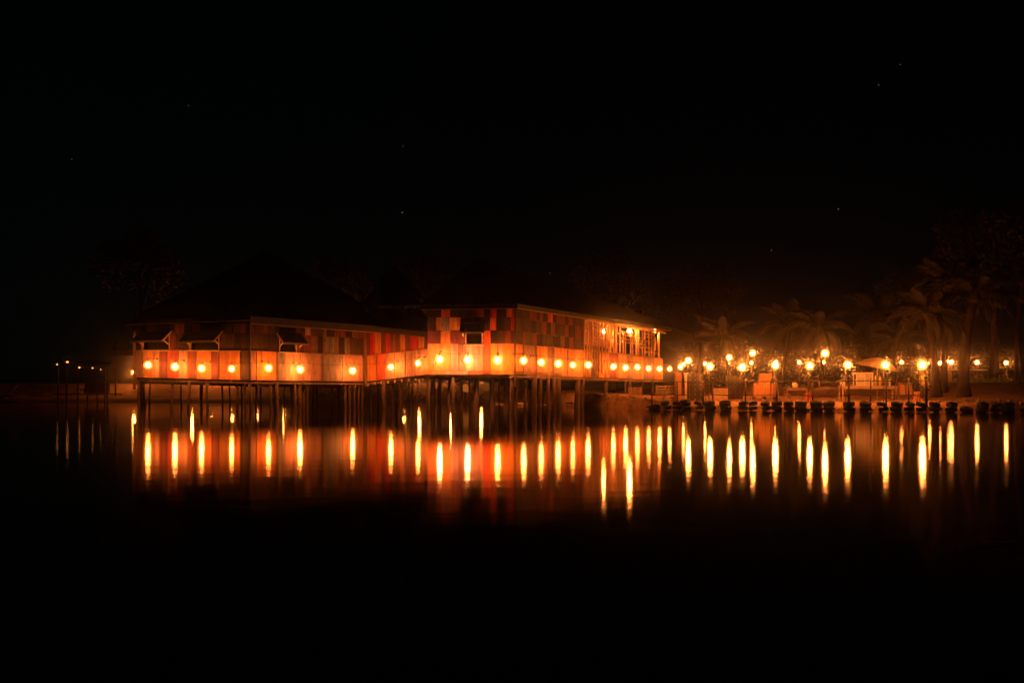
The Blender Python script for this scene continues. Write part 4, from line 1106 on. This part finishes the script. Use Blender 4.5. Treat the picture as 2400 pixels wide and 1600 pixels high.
# ------------------------------------------------------------------ palms
def frond_mesh(seed, L=2.9, droop=1.0):
    rr = random.Random(seed); mb = MB(); N = 26; pts = []
    for i in range(N+1):
        s = i/N; pts.append(Vector((L*(s - .20*droop*s*s*s), 0, L*(.42*s - .62*droop*s*s))))
    mb.tube(pts[::2], [.035*(1-i/14*.85) for i in range(len(pts[::2]))], 5)
    for i in range(3, N+1):
        for side in (-1, 1):
            for q in (0, .5):
                s = min(1, (i+q)/N); k = min(N, i); p0 = pts[k-1].lerp(pts[k], q) if k else pts[0]
                tg = (pts[k]-pts[k-1]).normalized()
                ln = L*.24*math.sin(math.pi*(s*.86+.1))**.6*rr.uniform(.85, 1.15)
                d = (tg*.55 + Vector((0, side, 0))*.8 + Vector((0,0,-.45-.35*rr.random()))).normalized()
                wv = tg*.028
                m1 = p0 + d*ln*.5 + Vector((0,0,.05*ln)); tip = p0 + d*ln + Vector((0,0,-.12*ln))
                n = len(mb.v); mb.v += [tuple(p0-wv*.5), tuple(p0+wv*.5), tuple(m1+wv), tuple(m1-wv), tuple(tip)]
                mb.f += [(n, n+1, n+2, n+3), (n+3, n+2, n+4)]
    me = mb.mesh('frond'); me.materials.append(M['frond']); return me
FR = [frond_mesh(i, 2.9, d) for i, d in enumerate((.75, .95, 1.15, 1.4))]
def palm(px, d, ztop, lean, r, scale, label, nf=17, seed=0):
    rr = random.Random(seed); c = on_ground(px, d); t = thing('palm_tree', c, label, 'palm', 'palms on the bank')
    H = ztop - c.z; pts = []; rad = []
    for i in range(17):
        s = i/16; pts.append(c + Vector((lean*s*s, .15*math.sin(s*3), -.2 + (H+.2)*s))); rad.append(r*(1.35-.35*min(1, s*5))*(1-.35*s)*(1.06 if i % 2 else .96))
    mb = MB(); mb.tube(pts, rad, 10); build(mb, 'trunk', M['bark'], t, True)
    top = pts[-1] - c
    for k in range(nf):
        lv = k % 3; az = k*2.399+rr.uniform(-.2,.2)
        pit = (-.75, -.25, .3)[lv] + rr.uniform(-.12, .12)
        s = scale*rr.uniform(.85, 1.1)
        inst(FR[(lv+rr.randrange(2)) % 4], 'frond', t, top, (rr.uniform(-.15,.15), pit, az), (s, s, s))
    mb = MB(); mb.lathe([(.001,-.35),(r*.9,-.25),(r*1.1,0),(r*.6,.3),(.001,.5)], pts[-1], 8); build(mb, 'crown_shaft', M['bark'], t, True)
palm(1712, 60, 4.9, -.5, .13, .95, 'short bushy palm nearest the terrace end', seed=1)
palm(1836, 66, 6.2, .6, .14, 1.1, 'slender palm rising behind the stacked cartons', seed=2)
palm(1930, 60, 5.5, -.3, .15, 1.05, 'palm standing behind the upturned boat', seed=3)
palm(2040, 62, 6.6, .4, .15, 1.15, 'taller palm rising behind the umbrella', seed=4)
palm(2096, 56, 4.5, .2, .13, .85, 'short palm just right of the umbrella', seed=5)
palm(2196, 50, 5.6, -.5, .26, 1.0, 'leaning thick palm beside the person at the fence end', seed=6)
palm(2214, 52, 7.6, .5, .2, 1.05, 'second palm crowding behind the leaning thick one', seed=9)
palm(2259, 49, 6.4, .6, .32, 1.05, 'broadest-trunked palm on the bare slope', seed=7)
palm(2384, 56, 8.2, .4, .17, 1.1, 'slim palm at the right end of the bank', seed=8)

def bush_mesh(seed, n=3600):
    rr = random.Random(seed); mb = MB()
    cl = [(Vector((rr.uniform(-1.7,1.7), rr.uniform(-.8,.8), rr.uniform(.2,2.4))), rr.uniform(.45,.85)) for _ in range(16)]
    for i in range(n):
        c, r_ = rr.choice(cl); d = Vector((rr.gauss(0,1), rr.gauss(0,1), rr.gauss(0,1))).normalized()*r_*rr.uniform(.3,1)**.5
        q = c + d; L_ = rr.uniform(.09,.2); a = Vector((rr.uniform(-1,1), rr.uniform(-1,1), rr.uniform(-1,.4))).normalized(); b = a.cross(Vector((rr.uniform(-1,1), rr.uniform(-1,1), rr.uniform(-1,1)))).normalized()
        mb.poly([q, q+a*L_*.5+b*L_*.28, q+a*L_, q+a*L_*.5-b*L_*.28])
    me = mb.mesh('foliage'); me.materials.append(M['bush']); return me
BU = [bush_mesh(51), bush_mesh(52), bush_mesh(53)]
bl = [(1632, 111, 2.0, 'rounded bush just past the terrace end'), (1690, 112, 2.3, 'broad bush behind the left drink crates'), (1765, 108, 2.2, 'bush behind the left side of the carton pile'), (1870, 105, 2.3, 'bush behind the dark plank table'),
      (1958, 103, 2.1, 'bush rising behind the drying bar'), (2016, 100, 2.3, 'bush behind the glass cabinet'), (2105, 98, 2.0, 'bush between the umbrella and the thick palms'), (2146, 56, .85, 'yellowish bush right behind the person'), (2300, 96, 1.6, 'low bush beyond the road hedge')]
for i, (px, d, sc, lab) in enumerate(bl):
    c = on_ground(px, d); t = thing('bush', c, lab, 'bush', 'bushes behind the yard')
    inst(BU[i % 3], 'foliage', t, (0,0,-.1), (0,0,rnd.uniform(0,6.2)), (sc, sc, sc*rnd.uniform(.9,1.25)))
    for k in range(4):
        mb = MB(); a = k*1.6; mb.tube([c-Vector((0,0,.1)), c+Vector((.5*math.cos(a)*sc,.3*math.sin(a)*sc,1.0*sc)), c+Vector((.9*math.cos(a)*sc,.5*math.sin(a)*sc,1.9*sc))], [.05,.035,.015], 5); build(mb, 'stem', M['bark'], t)
# poles and planks left leaning about the yard
ll = [(1545, 50.2, .5, 1.5, 'thin stick leaning left of the orange locker'), (1655, 50.6, -.45, 1.9, 'long stick leaning over the crates beside the post'), (1757, 50.4, .3, 1.3, 'short stick propped left of the cartons'), (1828, 49.8, -.25, 1.6, 'stick propped right of the cartons'),
      (1958, 49.6, .7, 1.7, 'slanting stick in front of the boat'), (2092, 48.8, .35, 1.4, 'stick leaning on the counter end')]
for px, d, ln, h, lab in ll:
    c = on_ground(px, d); mb = MB(); mb.tube([c-Vector((0,0,.05)), c+Vector((ln*.5,.06,h*.5)), c+Vector((ln,.1,h))], [.028,.024,.018], 6); tag(build(mb, 'leaning_pole', M['timber'], None, True), lab, 'pole', 'sticks leaning about the yard')
# tufts along the bank edge
tf = MB()
for i in range(2600):
    x = rnd.uniform(6, 30); y = shore_y(x) + rnd.uniform(.05, 1.0) + max(0, x-24)*rnd.random()*1.2
    if vnoise(x*.9, y*.9+7) < .5: continue
    z = ground_z(x, y); h_ = rnd.uniform(.08, .26); a = rnd.uniform(0, 6.28); q = Vector((x, y, z-.02)); sd = Vector((math.cos(a), math.sin(a), 0))*.012
    tip = q + Vector((rnd.uniform(-.1,.1), rnd.uniform(-.1,.1), h_)); tf.poly([q-sd, q+sd, tip])
tag(build(tf, 'grass', M['bush']), 'ragged grass tufts along the bank edge', 'grass', kind='stuff')

# broadleaf trees behind
def crown_mesh(seed, n, rx, rz):
    rr = random.Random(seed); mb = MB(); cl = []
    for i in range(42):
        a, b = rr.uniform(0, 6.28), math.asin(rr.uniform(-.5, 1)); q = rr.uniform(.55, 1)
        cl.append((Vector((rx*math.cos(a)*math.cos(b)*q, rx*math.sin(a)*math.cos(b)*q, rz*math.sin(b)*q)), rr.uniform(.16, .30)*rx))
    for i in range(n):
        cc, r_ = rr.choice(cl)
        d = Vector((rr.gauss(0,1), rr.gauss(0,1), rr.gauss(0,.8))).normalized()*r_*rr.uniform(.4, 1)**.5
        q = cc + d; s = rr.uniform(.12, .26)
        a = Vector((rr.uniform(-1,1), rr.uniform(-1,1), rr.uniform(-1,1))).normalized(); b = a.cross(Vector((rr.uniform(-1,1), rr.uniform(-1,1), rr.uniform(-1,1)))).normalized()
        mb.poly([q-a*s, q+b*s*.5, q+a*s, q-b*s*.5])
    me = mb.mesh('crown'); me.materials.append(M['leaf']); return me
CW = [crown_mesh(31, 9000, 6.0, 5.0), crown_mesh(32, 9000, 5.0, 6.0)]
def tree(px, d, ztop, k, label, sc=1.0):
    c = on_ground(px, d); t = thing('broadleaf_tree', c, label, 'tree', 'trees behind the lake buildings')
    hc = ztop - c.z - (5.0, 6.0)[k]*sc
    mb = MB(); mb.tube([c-Vector((0,0,.3)), c+Vector((.1,0,hc*.4)), c+Vector((-.1,.1,hc)), c+Vector((0,0,hc+2*sc))], [.42*sc,.32*sc,.25*sc,.1*sc], 10); tr = build(mb, 'trunk', M['bark'], t, True)
    for j in range(6):
        a = j*1.05; mb = MB(); mb.tube([c+Vector((0,0,hc*(.7+.05*j))), c+Vector((1.6*sc*math.cos(a),1.6*sc*math.sin(a),hc+.6*sc)), c+Vector((3.4*sc*math.cos(a),3.4*sc*math.sin(a),hc+2.2*sc))], [.14*sc,.1*sc,.04*sc], 6); build(mb, 'limb', M['bark'], t, True)
    inst(CW[k], 'crown', t, (0,0,hc), (0,0,rnd.uniform(0,6)), (sc,sc,sc))
tree(330, 88, 17.5, 0, 'dark rounded tree beyond the left end of the hut', .8)
tree(780, 104, 17.5, 1, 'dark tree rising behind the gap between the two roofs', .9)
tree(1010, 100, 17.5, 0, 'dark tree behind the hall ridge', .85)
tree(1420, 100, 17.5, 1, 'dark tree behind the terrace roof', .95)
tree(1640, 96, 15.5, 0, 'dark tree behind the short palms', .8)
tree(2330, 92, 21.5, 0, 'tall spreading tree beyond the road at far right', 1.2)
tree(2130, 96, 15.0, 1, 'dark tree standing behind the road lamps', .8)

# ------------------------------------------------------------------ far jetty at the left
c = Vector((X(190, 86), 86, 0))
t = thing('jetty_kiosk', c, 'small far jetty with posts, rails and a flat roof at the left shore', 'jetty')
mb = MB(); mb.box(c+Vector((.4,.5,.85)), (5.6,3,.12)); build(mb, 'deck', M['timber'], t)
for px in (136, 156, 182, 205, 228, 246, 252):
    x = X(px, 85); mb = MB(); mb.bar((x,85,-.6), (x,85,3.6 if px not in (205, 228) else 1.9), .1, .1, Vector((0,1,0))); build(mb, 'post', M['timber'], t)
for z in (1.35, 2.35, 3.5):
    mb = MB(); mb.bar((X(178,85),84.9,z), (X(254,85),84.9,z+.02), .06, .07); build(mb, 'rail', M['timber'], t)
mb = MB(); mb.bar((X(126,85),84.9,2.35), (X(170,85),84.9,2.3), .06, .06); build(mb, 'rail', M['timber'], t)
mb = MB(); mb.hexa([(X(150,84),84,3.85),(X(262,84),84,3.85),(X(262,90),90,4.3),(X(150,90),90,4.3),(X(150,84),84,3.95),(X(262,84),84,3.95),(X(262,90),90,4.4),(X(150,90),90,4.4)]); build(mb, 'roof', M['roof'], t)
mb = MB(); mb.hexa([(X(196,88),88,.95),(X(256,88),88,.95),(X(256,88),88.1,.95),(X(196,88),88.1,.95),(X(200,88),88,2.2),(X(256,88),88,2.5),(X(256,88),88.1,2.5),(X(200,88),88.1,2.2)]); build(mb, 'rear_wall', PAL['L'], t)
for i, (px, py, lab) in enumerate(((158, 849, 'round white lamp at the left post of the far jetty'), (186, 861, 'second small lamp on the far jetty rail'), (217, 862, 'third small lamp on the far jetty rail'), (134, 854, 'small dim lamp at the outer tip of the far jetty'), (236, 866, 'faint lamp nearest the hut on the far jetty'))):
    q = at(px, py, 84.6); o = thing('jetty_lamp', q, lab, 'lamp', 'lamps on the far jetty')
    s = (.8, .5, .4, .4, .3)[i]; inst(BMl, 'bulb', o, (0,0,0), (0,0,0), (s,s,s)); inst(CAP, 'socket', o)
# driftwood
mb = MB(); d = 40
mb.tube([at(-40, 948, d), at(0, 932, d), at(20, 927, d), at(58, 921+7, d)], [.10,.07,.05,.02], 7); mb.tube([at(10, 929, d), at(28, 915, d), at(44, 901, d)], [.045,.025,.01], 6)
mb.tube([at(-40, 948, d), at(-60, 975, d)], [.10,.1], 7); mb.tube([at(28, 926, d), at(33, 938, d-.3)], [.03,.015], 6); mb.tube([at(8, 931, d), at(22, 941, d-.3)], [.03,.012], 6)
tag(build(mb, 'driftwood', M['pale_timber'], None, True), 'bare forked branch reaching over the water at the left edge', 'branch')
# floating leaf and twig near the camera
def leaf(name, c, L, W, rz, label):
    mb = MB(); N = 10
    for i in range(N+1):
        s = i/N; wd = W*math.sin(math.pi*s)**.8*(1+.12*math.sin(9*s))
        for k in (-1, -.5, 0, .5, 1): mb.v.append((L*(s-.5), wd*k*.5, .006+.012*abs(k)*math.sin(4*s)+.01*s))
    for i in range(N):
        for k in range(4): q = i*5+k; mb.f.append((q, q+1, q+6, q+5))
    o = build(mb, name, M['dry_leaf'], None, True); o.location = c; o.rotation_euler = (0,0,rz)
    return tag(o, label, 'leaf', 'fallen leaves on the water')
leaf('fallen_leaf', (X(2350,3.03), 3.05, 0), .1, .07, R(-40), 'brown dead leaf floating in the lower right corner')
leaf('fallen_leaf', (X(2398,5.4), 5.45, 0), .05, .04, R(20), 'small brown leaf floating at the right edge by the twig')
mb = MB(); mb.tube([(X(2288,5.5),5.5,.006),(X(2315,5.58),5.58,.016),(X(2345,5.63),5.63,.008),(X(2376,5.7),5.7,.014)], [.004,.006,.006,.003], 6)
tag(build(mb, 'twig', M['pale_timber'], None, True), 'thin twig floating on the dark water near the right edge', 'twig')

# ------------------------------------------------------------------ stars
for i, (px, py, lab, s) in enumerate(((442,248,'lone faint star high over the hut',.8), (945,342,'upper of two stars over the gap between the roofs',.8), (943,498,'brighter lower star over the gap between the roofs',1.2), (168,373,'faint star at the far left of the sky',.6),
        (2059,200,'lower of the two stars high at the right',.8), (2110,152,'upper of the two stars high at the right',.8), (1965,490,'star over the palms',1.0), (1808,586,'star low over the short palms',1.0), (1507,648,'star just over the terrace roof',.9), (1289,640,'star by the hall ridge end',.9))):
    D = 3500.0; q = at(px, py, D); mb = MB(); r_ = 1.5*s
    mb.lathe([(.01,-r_),(r_*.7,-r_*.7),(r_,0),(r_*.7,r_*.7),(.01,r_)], (0,0,0), 8)
    o = build(mb, 'star', M['star']); o.location = q; tag(o, lab, 'star', 'stars')


# ------------------------------------------------------------------ added scattering volume, stands in for lens glow around the lamps
hm = bpy.data.materials.new('glow_volume_mat'); hm.use_nodes = True
nt = hm.node_tree; nt.nodes.remove(nt.nodes['Principled BSDF'])
pv = nt.nodes.new('ShaderNodeVolumePrincipled')
pv.inputs['Color'].default_value = (0.92, 0.9, 0.88, 1); pv.inputs['Density'].default_value = 0.0014; pv.inputs['Anisotropy'].default_value = 0.99
nt.links.new(pv.outputs[0], nt.nodes['Material Output'].inputs['Volume'])
mb = MB(); mb.box((0, 55, 13.5), (420, 330, 31))
hz = build(mb, 'glow_volume', hm); tag(hz, 'added thin volume giving the lamps their lens glow', kind='stuff')
